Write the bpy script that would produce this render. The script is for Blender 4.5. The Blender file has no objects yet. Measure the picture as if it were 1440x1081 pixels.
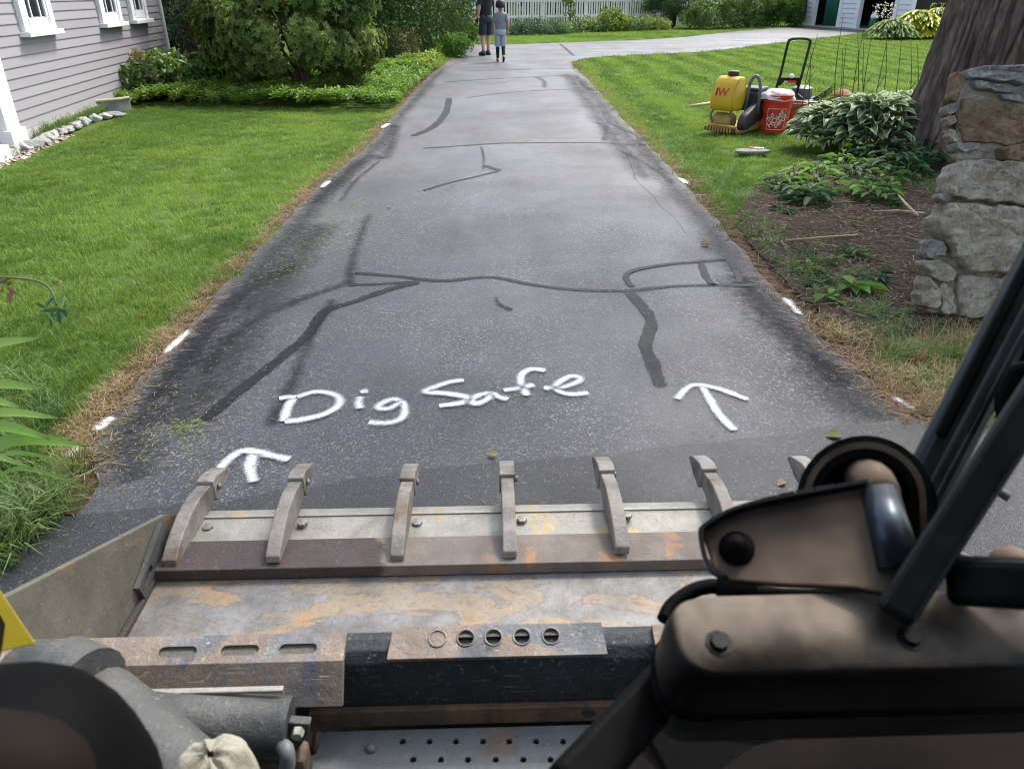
import bpy, bmesh, math, random
import numpy as np
from mathutils import Vector, Matrix, noise as mnoise

# ------------------------------------------------------------------ camera
SC = bpy.context.scene
COL = SC.collection
F, CX, CY, VH, VX, H = 1050.0, 720.0, 540.5, -10.0, 712.0, 1.5
PITCH = math.atan((CY - VH) / F)
YAW = math.atan((VX - CX) / math.hypot(F, CY - VH))
cd = bpy.data.cameras.new('camera')
cam = bpy.data.objects.new('camera', cd)
COL.objects.link(cam)
cam.location = (0, 0, H)
cam.rotation_euler = (math.pi / 2 - PITCH, 0, YAW)
cd.sensor_width = 36.0
cd.lens = F / 1440 * 36.0
cd.clip_start = 0.02
cd.clip_end = 600
cd.dof.use_dof = True
cd.dof.focus_distance = 4.5
cd.dof.aperture_fstop = 9.5
SC.camera = cam

# ------------------------------------------------------------------ sky, sun, exposure
SUN_EL, SUN_AZ = math.radians(53), math.radians(52)      # azimuth measured from +X towards +Y
world = bpy.data.worlds.new('World')
SC.world = world
world.use_nodes = True
wn = world.node_tree.nodes
sky = wn.new('ShaderNodeTexSky')
sky.sky_type = 'NISHITA'
sky.sun_disc = False
sky.sun_elevation = SUN_EL
sky.sun_rotation = math.pi / 2 - SUN_AZ
sky.dust_density = 3.0
sky.air_density = 1.0
sky.ozone_density = 0.6
hz = wn.new('ShaderNodeHueSaturation')                   # thin high cloud: a paler sky
hz.inputs['Saturation'].default_value = 0.68
world.node_tree.links.new(sky.outputs[0], hz.inputs['Color'])
world.node_tree.links.new(hz.outputs[0], wn['Background'].inputs[0])
wn['Background'].inputs[1].default_value = 0.15
sl = bpy.data.lights.new('sun', 'SUN')
sl.energy = 1.9
sl.angle = math.radians(9)
sl.color = (1.0, 0.95, 0.87)
sun = bpy.data.objects.new('sun', sl)
COL.objects.link(sun)
sdir = Vector((math.cos(SUN_EL) * math.cos(SUN_AZ), math.cos(SUN_EL) * math.sin(SUN_AZ), math.sin(SUN_EL)))
sun.rotation_euler = sdir.to_track_quat('Z', 'Y').to_euler()
sun.location = (8, 10, 30)
SC.view_settings.view_transform = 'Standard'
SC.view_settings.look = 'None'
SC.view_settings.exposure = 1.4
SC.view_settings.gamma = 1.0
SC.render.engine = 'CYCLES'
SC.cycles.filter_width = 1.1
SC.cycles.max_bounces = 6
SC.cycles.transparent_max_bounces = 12

R = math.radians
random.seed(7)
RNG = np.random.default_rng(11)

# ------------------------------------------------------------------ measuring: photo pixel -> place in the yard
def ray(x, y):
    r = (x - CX) / F
    u = -(y - CY) / F
    fy = math.cos(PITCH) + u * math.sin(PITCH)
    fz = -math.sin(PITCH) + u * math.cos(PITCH)
    c, s = math.cos(-YAW), math.sin(-YAW)
    return Vector((r * c + fy * s, -r * s + fy * c, fz))
EYE = Vector((0, 0, H))
def at(x, y, z=0.0):
    d = ray(x, y)
    return EYE + d * ((z - H) / d.z)
def atY(x, y, Y):
    d = ray(x, y)
    return EYE + d * (Y / d.y)
def atD(x, y, dist):
    return EYE + ray(x, y).normalized() * dist
def atP(x, y, p0, n):
    d = ray(x, y)
    return EYE + d * ((p0 - EYE).dot(n) / d.dot(n))
def poly(pts, z=0.0):
    return [at(x, y, z) for x, y in pts]

# ------------------------------------------------------------------ object helpers
def tag(o, label=None, cat=None, group=None, kind=None):
    if label: o['label'] = label
    if cat: o['category'] = cat
    if group: o['group'] = group
    if kind: o['kind'] = kind
    return o
def link(o, parent=None):
    COL.objects.link(o)
    if parent is not None: o.parent = parent
    return o
def empty(name, loc=(0, 0, 0), rz=0.0, label=None, cat=None, group=None):
    o = bpy.data.objects.new(name, None)
    o.location = loc
    o.rotation_euler = (0, 0, rz)
    o.empty_display_size = 0.1
    link(o)
    return tag(o, label, cat, group)
def raw(name, v, f, mat=None, parent=None, smooth=False):
    me = bpy.data.meshes.new(name)
    me.from_pydata([tuple(p) for p in v], [], [tuple(q) for q in f])
    if smooth: me.shade_smooth()
    if mat: me.materials.append(mat)
    return link(bpy.data.objects.new(name, me), parent)
def inst(name, me, parent=None, loc=(0, 0, 0), rot=(0, 0, 0), sc=(1, 1, 1)):
    o = bpy.data.objects.new(name, me)
    o.location = loc
    o.rotation_euler = rot
    o.scale = sc
    return link(o, parent)
class B:
    """collects shapes in one bmesh, then links them as one mesh object"""
    def __init__(s): s.b = bmesh.new()
    def box(s, c, size, rot=None, bev=0.0, seg=2):
        t = bmesh.new()
        bmesh.ops.create_cube(t, size=1.0)
        bmesh.ops.scale(t, vec=size, verts=t.verts)
        if bev: bmesh.ops.bevel(t, geom=t.edges[:], offset=bev, segments=seg, profile=0.5, affect='EDGES')
        M = Matrix.Translation(Vector(c)) @ (rot.to_4x4() if rot is not None else Matrix())
        s._add(t, M); return s
    def _add(s, t, M=None):
        if M is not None: t.transform(M)
        me = bpy.data.meshes.new('tmp'); t.to_mesh(me); t.free()
        s.b.from_mesh(me); bpy.data.meshes.remove(me)
    def tube(s, path, rad, seg=10, cap=True, closed=False):
        path = [Vector(p) for p in path]; n = len(path)
        if not hasattr(rad, '__len__'): rad = [rad] * n
        rings = []; up = None
        for i, p in enumerate(path):
            a = path[(i - 1) % n] if (i or closed) else path[0]
            c = path[(i + 1) % n] if (i < n - 1 or closed) else path[-1]
            d = (c - a).normalized()
            if up is None:
                up = Vector((0, 0, 1)) if abs(d.z) < 0.9 else Vector((1, 0, 0))
            sx = d.cross(up).normalized(); up = sx.cross(d).normalized()
            rings.append([s.b.verts.new(p + (sx * math.cos(k * 2 * math.pi / seg) + up * math.sin(k * 2 * math.pi / seg)) * rad[i]) for k in range(seg)])
        m = n if closed else n - 1
        for i in range(m):
            r0, r1 = rings[i], rings[(i + 1) % n]
            for k in range(seg):
                s.b.faces.new((r0[k], r0[(k + 1) % seg], r1[(k + 1) % seg], r1[k]))
        if cap and not closed:
            s.b.faces.new(rings[0][::-1]); s.b.faces.new(rings[-1])
        return s
    def lathe(s, prof, c=(0, 0, 0), seg=24, rot=None):
        c = Vector(c); rings = []
        for r, z in prof:
            ring = []
            for k in range(seg):
                v = Vector((r * math.cos(k * 2 * math.pi / seg), r * math.sin(k * 2 * math.pi / seg), z))
                if rot is not None: v = rot @ v
                ring.append(s.b.verts.new(c + v))
            rings.append(ring)
        for i in range(len(rings) - 1):
            for k in range(seg):
                s.b.faces.new((rings[i][k], rings[i][(k + 1) % seg], rings[i + 1][(k + 1) % seg], rings[i + 1][k]))
        if prof[0][0] > 1e-5: s.b.faces.new(rings[0][::-1])
        if prof[-1][0] > 1e-5: s.b.faces.new(rings[-1])
        return s
    def prism(s, pts, vec, bev=0.0):
        t = bmesh.new(); vec = Vector(vec)
        a = [t.verts.new(Vector(p)) for p in pts]; b = [t.verts.new(Vector(p) + vec) for p in pts]
        n = len(pts)
        t.faces.new(a[::-1]); t.faces.new(b)
        for i in range(n): t.faces.new((a[i], a[(i + 1) % n], b[(i + 1) % n], b[i]))
        bmesh.ops.recalc_face_normals(t, faces=t.faces[:])
        if bev: bmesh.ops.bevel(t, geom=t.edges[:], offset=bev, segments=2, profile=0.5, affect='EDGES')
        s._add(t); return s
    def plate(s, outer, holes, t, M):
        """flat plate with real holes: 2D outlines, thickness t downwards, placed by matrix M"""
        tb = bmesh.new(); loops = []
        for lp in [outer] + holes:
            vs = [tb.verts.new((x, y, 0)) for x, y in lp]
            for i in range(len(vs)): tb.edges.new((vs[i], vs[(i + 1) % len(vs)]))
            loops.append(lp)
        bmesh.ops.triangle_fill(tb, use_beauty=True, use_dissolve=False, edges=tb.edges[:], normal=(0, 0, 1))
        g = bmesh.ops.extrude_face_region(tb, geom=tb.faces[:])
        bmesh.ops.translate(tb, vec=(0, 0, -t), verts=[e for e in g['geom'] if isinstance(e, bmesh.types.BMVert)])
        bmesh.ops.recalc_face_normals(tb, faces=tb.faces[:])
        s._add(tb, M); return s
    def done(s, name, mat=None, parent=None, smooth=False, loc=None):
        bmesh.ops.recalc_face_normals(s.b, faces=s.b.faces[:])
        me = bpy.data.meshes.new(name); s.b.to_mesh(me); s.b.free()
        if smooth: me.shade_smooth()
        if smooth == 'auto':
            me.set_sharp_from_angle(angle=R(40))
        if mat: me.materials.append(mat)
        o = bpy.data.objects.new(name, me)
        if loc is not None: o.location = loc
        return link(o, parent)
def circ(cx, cy, r, n=14): return [(cx + r * math.cos(2 * math.pi * k / n), cy + r * math.sin(2 * math.pi * k / n)) for k in range(n)]
def slot(cx, cy, L, r, n=8):
    out = []
    for k in range(n + 1): a = -math.pi / 2 + math.pi * k / n; out.append((cx + L / 2 - r + r * math.cos(a), cy + r * math.sin(a)))
    for k in range(n + 1): a = math.pi / 2 + math.pi * k / n; out.append((cx - L / 2 + r + r * math.cos(a), cy + r * math.sin(a)))
    return out
def rounded(pts, rad, n=5):
    out = []; m = len(pts)
    for i in range(m):
        p, a, b = Vector(pts[i]), Vector(pts[i - 1]), Vector(pts[(i + 1) % m])
        da, db = (a - p), (b - p)
        r_ = min(rad, da.length * .45, db.length * .45)
        p0, p1 = p + da.normalized() * r_, p + db.normalized() * r_
        for k in range(n + 1):
            t = k / n
            out.append(p0 * (1 - t) ** 2 + p * 2 * t * (1 - t) + p1 * t * t)
    return out
def inside(P, pl):
    x, y = P[:, 0], P[:, 1]; r = np.zeros(len(P), bool); n = len(pl)
    for i in range(n):
        x0, y0, x1, y1 = pl[i][0], pl[i][1], pl[i - 1][0], pl[i - 1][1]
        if y0 == y1: continue
        c = ((y0 > y) != (y1 > y)) & (x < (x1 - x0) * (y - y0) / (y1 - y0) + x0)
        r ^= c
    return r
def spline(pts, n=8):
    pts = [Vector(p) for p in pts]; out = []
    for i in range(len(pts) - 1):
        p0 = pts[max(i - 1, 0)]; p1 = pts[i]; p2 = pts[i + 1]; p3 = pts[min(i + 2, len(pts) - 1)]
        for k in range(n):
            t = k / n
            out.append(0.5 * ((2 * p1) + (p2 - p0) * t + (2 * p0 - 5 * p1 + 4 * p2 - p3) * t * t + (3 * p1 - p0 - 3 * p2 + p3) * t ** 3))
    out.append(pts[-1]); return out

# ------------------------------------------------------------------ materials
class N:
    """small wrapper for writing node trees"""
    def __init__(s, name):
        s.m = bpy.data.materials.new(name); s.m.use_nodes = True
        s.t = s.m.node_tree; s.n = s.t.nodes; s.l = s.t.links
        s.p = s.n['Principled BSDF']; s.out = s.n['Material Output']
    def new(s, typ, **kw):
        n = s.n.new(typ)
        for k, v in kw.items(): setattr(n, k, v)
        return n
    def put(s, sock, v):
        if hasattr(v, 'is_output'): s.l.new(v, sock)
        else:
            if isinstance(v, (tuple, list)) and len(v) == 3 and len(sock.default_value) == 4: v = (*v, 1)
            sock.default_value = v
    def pos(s): return s.new('ShaderNodeNewGeometry').outputs['Position']
    def obj(s): return s.new('ShaderNodeTexCoord').outputs['Object']
    def rnd(s): return s.new('ShaderNodeObjectInfo').outputs['Random']
    def attr(s, name): return s.new('ShaderNodeAttribute', attribute_name=name).outputs['Fac']
    def scale(s, v, xyz):
        m = s.new('ShaderNodeMapping'); s.put(m.inputs[0], v); m.inputs['Scale'].default_value = xyz; return m.outputs[0]
    def noise(s, v, sc, det=4, rough=0.55, dist=0.0):
        n = s.new('ShaderNodeTexNoise'); s.put(n.inputs['Vector'], v)
        n.inputs['Scale'].default_value = sc; n.inputs['Detail'].default_value = det
        n.inputs['Roughness'].default_value = rough; n.inputs['Distortion'].default_value = dist
        return n.outputs[0]
    def voro(s, v, sc, feat='F1', out=0, rand=1.0):
        n = s.new('ShaderNodeTexVoronoi', feature=feat); s.put(n.inputs['Vector'], v); n.inputs['Scale'].default_value = sc
        n.inputs['Randomness'].default_value = rand
        return n.outputs[out]
    def ramp(s, f, stops, interp='LINEAR'):
        n = s.new('ShaderNodeValToRGB'); s.put(n.inputs[0], f); e = n.color_ramp.elements
        n.color_ramp.interpolation = interp
        while len(e) < len(stops): e.new(0.5)
        for k, (p_, c) in enumerate(stops):
            e[k].position = p_
            if not hasattr(c, '__len__'): c = (c, c, c)
            e[k].color = (*c, 1) if len(c) == 3 else c
        return n.outputs[0]
    def mix(s, f, a, b, mode='MIX'):
        n = s.new('ShaderNodeMix', data_type='RGBA', blend_type=mode)
        s.put(n.inputs[0], f); s.put(n.inputs[6], a); s.put(n.inputs[7], b); return n.outputs[2]
    def math(s, op, a, b=0.0, clamp=False):
        n = s.new('ShaderNodeMath', operation=op, use_clamp=clamp); s.put(n.inputs[0], a); s.put(n.inputs[1], b); return n.outputs[0]
    def sep(s, v):
        n = s.new('ShaderNodeSeparateXYZ'); s.put(n.inputs[0], v); return n.outputs
    def bump(s, h, strength=0.4, dist=0.01):
        n = s.new('ShaderNodeBump'); s.put(n.inputs['Height'], h); n.inputs['Strength'].default_value = strength; n.inputs['Distance'].default_value = dist
        s.l.new(n.outputs[0], s.p.inputs['Normal']); return n
    def fin(s, col, rough=0.6, metal=0.0, spec=0.5, alpha=None):
        s.put(s.p.inputs['Base Color'], col); s.put(s.p.inputs['Roughness'], rough); s.put(s.p.inputs['Metallic'], metal)
        s.p.inputs['Specular IOR Level'].default_value = spec
        if alpha is not None: s.put(s.p.inputs['Alpha'], alpha)
        return s.m
def mottled(name, a, b, sc=8, rough=0.6, metal=0.0, bump=0.15, bsc=60, bd=0.004, spec=0.4, vary=0.15):
    n = N(name); o = n.obj()
    c = n.ramp(n.noise(o, sc, 5), [(0.3, a), (0.7, b)])
    hv = n.new('ShaderNodeHueSaturation'); n.put(hv.inputs['Color'], c)
    n.put(hv.inputs['Value'], n.math('ADD', n.math('MULTIPLY', n.rnd(), 2 * vary), 1 - vary))
    if bump: n.bump(n.noise(o, bsc, 4), bump, bd)
    return n.fin(hv.outputs[0], rough, metal, spec)
def leafmat(name, cols, rough=0.5, trans=0.3, spec=0.4, attr='rnd', patch=None):
    """foliage: colour by leaf, light passing through"""
    n = N(name)
    r = n.attr(attr) if attr else n.rnd()
    c = n.ramp(r, [(i / max(1, len(cols) - 1), k) for i, k in enumerate(cols)])
    if patch:
        c = n.mix(n.ramp(n.noise(n.pos(), patch[0], 3), [(0.4, 0.0), (0.62, patch[2])]), c, patch[1])
    n.fin(c, rough, 0, spec)
    tr = n.new('ShaderNodeBsdfTranslucent'); n.put(tr.inputs[0], n.mix(1.0, c, (1.0, 1.0, 0.55), 'MULTIPLY'))
    ms = n.new('ShaderNodeMixShader'); ms.inputs[0].default_value = trans
    n.l.new(n.p.outputs[0], ms.inputs[1]); n.l.new(tr.outputs[0], ms.inputs[2]); n.l.new(ms.outputs[0], n.out.inputs[0])
    return n.m
M = {}

# asphalt: aggregate, patches of wear, old tracks
def asphalt(name, a, b, stone, fleck):
    n = N(name); p = n.pos()
    big = n.noise(p, 0.55, 4, 0.6, 0.6); mid = n.noise(n.scale(p, (2.2, 0.5, 1)), 1.6, 5, 0.62)
    c = n.ramp(n.math('ADD', n.math('MULTIPLY', big, 0.55), n.math('MULTIPLY', mid, 0.45)), [(0.36, a), (0.64, b)])
    ag = n.voro(p, 210, 'F1', 1)
    agv = n.sep(ag)[0]
    c = n.mix(n.ramp(n.noise(n.scale(p, (1.3, 0.35, 1)), 0.9, 5, 0.6, 0.5), [(0.50, 0.0), (0.68, 0.5)]), c, (b[0] * 1.75, b[1] * 1.75, b[2] * 1.8))
    c = n.mix(n.ramp(n.noise(n.scale(p, (1.6, 0.6, 1)), 1.1, 4, 0.6, 0.8), [(0.55, 0.0), (0.75, 0.55)]), c, (a[0] * 0.7, a[1] * 0.7, a[2] * 0.7))
    c = n.mix(0.55, c, n.ramp(agv, [(0.0, 0.35), (0.55, 0.9), (0.8, 1.35), (1.0, 2.1)]), 'MULTIPLY')
    wear = n.ramp(n.noise(p, 1.1, 5, 0.65), [(0.42, 0.0), (0.7, 1.0)])
    fl = n.math('MULTIPLY', n.ramp(n.sep(n.voro(p, 150, 'F1', 1))[1], [(fleck, 0.0), (fleck + 0.03, 1.0)]), n.math('ADD', n.math('MULTIPLY', wear, 0.8), 0.2))
    c = n.mix(fl, c, stone)
    d = n.voro(p, 190)
    n.bump(d, 0.55, 0.003)
    rg = n.ramp(n.noise(p, 0.7, 5, 0.6), [(0.35, 0.36), (0.65, 0.66)])
    return n.fin(c, rg, 0, 0.5)
M['asphalt'] = asphalt('asphalt_old', (0.031, 0.032, 0.036), (0.063, 0.064, 0.068), (0.25, 0.25, 0.24), 0.87)
M['asphalt_new'] = asphalt('asphalt_new', (0.020, 0.021, 0.023), (0.034, 0.035, 0.036), (0.20, 0.195, 0.18), 0.94)

# tar, paint: ribbons with a fuzzy, broken edge ('u' = 0 on the edge, 1 in the middle)
def ribbon_mat(name, col, lo, hi, grit, rough, edge, amax=1.0):
    n = N(name); p = n.pos(); u = n.attr('u')
    g = n.noise(p, grit, 5, 0.7)
    a = n.math('ADD', u, n.math('MULTIPLY', n.math('SUBTRACT', g, 0.5), edge))
    al = n.math('MULTIPLY', n.ramp(a, [(lo, 0.0), (hi, 1.0)]), n.ramp(n.noise(p, 2.6, 4), [(0.3, 0.55 * amax), (0.6, amax)]))
    return n.fin(col if not callable(col) else col(n, p), rough, 0, 0.15, al)
M['tar'] = ribbon_mat('tar_sealer', lambda n, p: n.ramp(n.noise(p, 30, 5), [(0.3, (0.012, 0.013, 0.014)), (0.75, (0.026, 0.027, 0.029))]), 0.30, 0.42, 45, 0.5, 0.9)
M['tarfaint'] = ribbon_mat('tar_worn', lambda n, p: n.ramp(n.noise(p, 30, 5), [(0.3, (0.014, 0.015, 0.017)), (0.75, (0.030, 0.031, 0.033))]), 0.2, 1.1, 22, 0.6, 1.7, 0.6)
M['paint'] = ribbon_mat('marking_paint', (0.80, 0.82, 0.81), 0.2, 0.95, 190, 0.85, 1.2, 1.15)

M['ground'] = (lambda n: (n.bump(n.noise(n.pos(), 40, 5), 0.6, 0.03), n.fin(n.ramp(n.noise(n.pos(), 7, 6), [(0.3, (0.050, 0.085, 0.018)), (0.6, (0.085, 0.135, 0.03)), (0.8, (0.11, 0.12, 0.045))]), 0.95, 0, 0.1))[1])(N('lawn_soil'))
M['mulch'] = (lambda n: (n.bump(n.noise(n.scale(n.pos(), (1, 1, 1)), 60, 6, 0.7), 1.0, 0.03), n.fin(n.ramp(n.noise(n.pos(), 45, 6, 0.7), [(0.3, (0.030, 0.022, 0.017)), (0.5, (0.085, 0.062, 0.046)), (0.72, (0.20, 0.155, 0.115))]), 0.95, 0, 0.1))[1])(N('mulch'))
M['verge'] = (lambda n: (n.bump(n.noise(n.pos(), 70, 6, 0.7), 1.0, 0.02), n.fin(n.ramp(n.noise(n.pos(), 50, 6, 0.7), [(0.3, (0.05, 0.036, 0.024)), (0.55, (0.13, 0.092, 0.058)), (0.75, (0.25, 0.185, 0.12))]), 0.95, 0, 0.1, n.ramp(n.math('ADD', n.attr('u'), n.math('MULTIPLY', n.math('SUBTRACT', n.noise(n.pos(), 9, 5), 0.5), 1.3)), [(0.25, 0.0), (0.45, 1.0)])))[1])(N('verge_litter'))

# foliage
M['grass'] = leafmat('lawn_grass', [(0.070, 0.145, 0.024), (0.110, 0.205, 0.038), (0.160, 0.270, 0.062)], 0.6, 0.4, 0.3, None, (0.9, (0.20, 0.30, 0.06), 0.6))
M['grass_sun'] = leafmat('lawn_grass_light', [(0.14, 0.24, 0.04), (0.20, 0.32, 0.065), (0.29, 0.41, 0.12)], 0.6, 0.4, 0.3, None, (0.9, (0.28, 0.38, 0.08), 0.5))  # lighter copy of the lawn grass; also carries the stripe sheen as colour
M['grass_long'] = leafmat('long_grass', [(0.08, 0.16, 0.035), (0.14, 0.23, 0.065), (0.24, 0.31, 0.12)], 0.5, 0.3, 0.4, None)
M['grass_dry'] = leafmat('dry_grass', [(0.30, 0.21, 0.10), (0.42, 0.32, 0.17), (0.50, 0.40, 0.24)], 0.7, 0.2, 0.2, None)
M['needles'] = leafmat('pine_needles', [(0.16, 0.09, 0.05), (0.28, 0.18, 0.10), (0.42, 0.31, 0.19)], 0.8, 0.1, 0.2, 'rnd')
M['chips'] = leafmat('bark_chips', [(0.05, 0.036, 0.027), (0.13, 0.098, 0.073), (0.32, 0.26, 0.19)], 0.85, 0.05, 0.15, 'rnd')
M['clip'] = leafmat('clippings', [(0.16, 0.18, 0.05), (0.30, 0.30, 0.12), (0.42, 0.36, 0.18)], 0.8, 0.15, 0.2, 'rnd')
M['clipgreen'] = leafmat('fresh_clippings', [(0.10, 0.17, 0.03), (0.20, 0.26, 0.06), (0.30, 0.32, 0.10)], 0.8, 0.15, 0.2, 'rnd')
M['cover'] = leafmat('ground_cover', [(0.09, 0.18, 0.035), (0.15, 0.27, 0.05), (0.23, 0.36, 0.08)], 0.5, 0.35, 0.2, None)
M['rhodo'] = leafmat('rhododendron_leaf', [(0.060, 0.105, 0.026), (0.115, 0.17, 0.042), (0.20, 0.27, 0.075), (0.34, 0.42, 0.14)], 0.5, 0.35, 0.2)
M['yew'] = leafmat('yew_leaf', [(0.035, 0.080, 0.018), (0.065, 0.130, 0.030), (0.12, 0.20, 0.05)], 0.5, 0.25, 0.4)
M['darkleaf'] = leafmat('dark_tree_leaf', [(0.022, 0.046, 0.014), (0.045, 0.085, 0.024), (0.085, 0.14, 0.04)], 0.5, 0.25, 0.4)
M['midleaf'] = leafmat('mid_green_leaf', [(0.065, 0.13, 0.028), (0.12, 0.21, 0.05), (0.20, 0.30, 0.085)], 0.45, 0.3, 0.45)
M['greyleaf'] = leafmat('pale_edged_leaf', [(0.045, 0.085, 0.035), (0.10, 0.15, 0.075), (0.26, 0.30, 0.20)], 0.45, 0.25, 0.45)
M['lime'] = leafmat('lime_leaf', [(0.20, 0.27, 0.02), (0.38, 0.43, 0.025), (0.54, 0.55, 0.05)], 0.45, 0.35, 0.45)
M['yellowgreen'] = leafmat('yellow_green_leaf', [(0.12, 0.20, 0.03), (0.21, 0.29, 0.05), (0.32, 0.38, 0.09)], 0.5, 0.35, 0.35)
M['russet'] = leafmat('russet_leaf', [(0.06, 0.075, 0.025), (0.11, 0.12, 0.04), (0.17, 0.13, 0.06)], 0.55, 0.25, 0.3)
M['blossom'] = leafmat('faded_flower', [(0.38, 0.28, 0.18), (0.50, 0.40, 0.26), (0.36, 0.34, 0.16)], 0.7, 0.2, 0.2)
M['blue_green'] = leafmat('juniper_needle', [(0.055, 0.115, 0.06), (0.11, 0.20, 0.11), (0.20, 0.30, 0.17)], 0.55, 0.2, 0.3)
M['weed'] = leafmat('weed_leaf', [(0.06, 0.15, 0.03), (0.12, 0.24, 0.05), (0.20, 0.33, 0.08)], 0.6, 0.35, 0.15)
M['weed_dark'] = leafmat('dark_weed_leaf', [(0.035, 0.085, 0.045), (0.055, 0.12, 0.06), (0.085, 0.16, 0.08)], 0.6, 0.3, 0.15)
M['iris'] = leafmat('sword_leaf', [(0.17, 0.32, 0.05), (0.24, 0.40, 0.08), (0.30, 0.45, 0.12)], 0.4, 0.35, 0.45, None)
M['stem'] = mottled('stem_bark', (0.045, 0.032, 0.022), (0.10, 0.075, 0.05), 12, 0.9)
M['green_stem'] = mottled('green_stem', (0.07, 0.11, 0.03), (0.13, 0.15, 0.05), 12, 0.7)
n = N('variegated_hosta_leaf')
uvn = n.new('ShaderNodeUVMap'); ux, uy, _ = n.sep(uvn.outputs[0])
e = n.math('ABSOLUTE', n.math('SUBTRACT', ux, 0.5))
e = n.math('ADD', e, n.math('MULTIPLY', n.math('SUBTRACT', n.noise(n.obj(), 25, 4), 0.5), 0.22))
stri = n.math('MULTIPLY', n.math('SINE', n.math('MULTIPLY', ux, 75.0)), 0.5)
gr = n.mix(n.rnd(), (0.075, 0.160, 0.055), (0.145, 0.245, 0.095))
gr = n.mix(n.math('MULTIPLY', n.math('ADD', stri, 0.5), 0.3), gr, (0.22, 0.30, 0.17))
c = n.mix(n.ramp(e, [(0.40, 0.0), (0.425, 1.0)]), gr, (0.62, 0.64, 0.42))
n.fin(c, 0.5, 0, 0.2)
tr = n.new('ShaderNodeBsdfTranslucent'); n.put(tr.inputs[0], c)
ms = n.new('ShaderNodeMixShader'); ms.inputs[0].default_value = 0.22
n.l.new(n.p.outputs[0], ms.inputs[1]); n.l.new(tr.outputs[0], ms.inputs[2]); n.l.new(ms.outputs[0], n.out.inputs[0])
M['hosta'] = n.m

# house, fence, garage
M['clap'] = (lambda n: (n.bump(n.noise(n.scale(n.obj(), (2, 2, 60)), 6, 4), 0.12, 0.004), n.fin(n.mix(n.rnd(), (0.272, 0.262, 0.285), (0.305, 0.295, 0.318)), 0.62, 0, 0.3))[1])(N('grey_siding'))
M['clap_white'] = mottled('white_siding', (0.68, 0.69, 0.72), (0.76, 0.76, 0.77), 6, 0.6, vary=0.03)
M['trim'] = mottled('white_trim', (0.74, 0.75, 0.77), (0.80, 0.80, 0.81), 4, 0.45, bump=0.03, vary=0.03)
M['picket'] = mottled('weathered_white_paint', (0.60, 0.57, 0.53), (0.78, 0.75, 0.71), 9, 0.7, vary=0.08)
M['glass'] = (lambda n: n.fin(n.ramp(n.noise(n.obj(), 3, 3), [(0.3, (0.012, 0.015, 0.018)), (0.7, (0.035, 0.04, 0.045))]), 0.06, 0, 0.6))(N('window_glass'))
M['concrete'] = mottled('concrete', (0.30, 0.29, 0.27), (0.42, 0.41, 0.38), 12, 0.85, bump=0.3)
M['shingle'] = mottled('roof_shingle', (0.06, 0.06, 0.065), (0.11, 0.11, 0.11), 20, 0.9)
M['dark_in'] = mottled('garage_interior', (0.020, 0.018, 0.018), (0.045, 0.038, 0.034), 4, 0.9)
M['green_door'] = mottled('dark_green_paint', (0.012, 0.10, 0.065), (0.02, 0.15, 0.095), 5, 0.45)
M['black_rubber'] = mottled('black_rubber', (0.010, 0.010, 0.011), (0.022, 0.022, 0.022), 15, 0.5)
M['white_plastic'] = mottled('white_plastic', (0.70, 0.71, 0.72), (0.78, 0.78, 0.78), 6, 0.4)
M['palestone'] = mottled('pale_edging_stone', (0.24, 0.24, 0.22), (0.60, 0.60, 0.58), 18, 0.85, bump=0.8, bsc=40, bd=0.02, vary=.3)
M['pebble'] = leafmat('pebbles', [(0.10, 0.08, 0.06), (0.25, 0.20, 0.16), (0.42, 0.40, 0.37)], 0.8, 0.0, 0.3)

# tree, stones
n = N('tree_bark'); o = n.obj()
c = n.ramp(n.noise(n.scale(o, (1, 1, 0.22)), 16, 6, 0.65), [(0.3, (0.045, 0.033, 0.027)), (0.5, (0.12, 0.092, 0.076)), (0.72, (0.25, 0.205, 0.17))])
n.bump(n.noise(n.scale(o, (1, 1, 0.25)), 45, 6, 0.7), 0.7, 0.02)
M['bark'] = n.fin(c, 0.92, 0, 0.2)
def stonemat(name, a, b, lichen, amt):
    n = N(name); o = n.pos()
    c = n.ramp(n.noise(o, 7, 7, 0.65, 0.4), [(0.36, a), (0.64, b)])
    c = n.mix(n.ramp(n.noise(o, 22, 8, 0.75), [(0.50, 0.0), (0.64, 0.65)]), c, (b[0] * 1.35, b[1] * 1.35, b[2] * 1.33))
    c = n.mix(n.ramp(n.noise(o, 4.3, 4), [(0.60, 0.0), (0.72, amt)]), c, lichen)
    c = n.mix(n.ramp(n.noise(o, 60, 4, 0.7), [(0.32, 0.7), (0.46, 0.0)]), c, (0.06, 0.057, 0.05))
    n.bump(n.noise(o, 30, 9, 0.75), 1.0, 0.035)
    return n.fin(c, 0.9, 0, 0.25)
M['stone'] = stonemat('grey_fieldstone', (0.27, 0.232, 0.172), (0.53, 0.475, 0.375), (0.30, 0.24, 0.08), 0.55)
M['stone_brown'] = stonemat('brown_fieldstone', (0.15, 0.095, 0.055), (0.31, 0.225, 0.14), (0.40, 0.36, 0.30), 0.5)
M['stone_slate'] = stonemat('slate_fieldstone', (0.19, 0.185, 0.17), (0.40, 0.39, 0.36), (0.32, 0.30, 0.24), 0.4)
M['mortar'] = stonemat('old_mortar', (0.26, 0.225, 0.17), (0.48, 0.43, 0.34), (0.25, 0.2, 0.09), 0.4)

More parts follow.
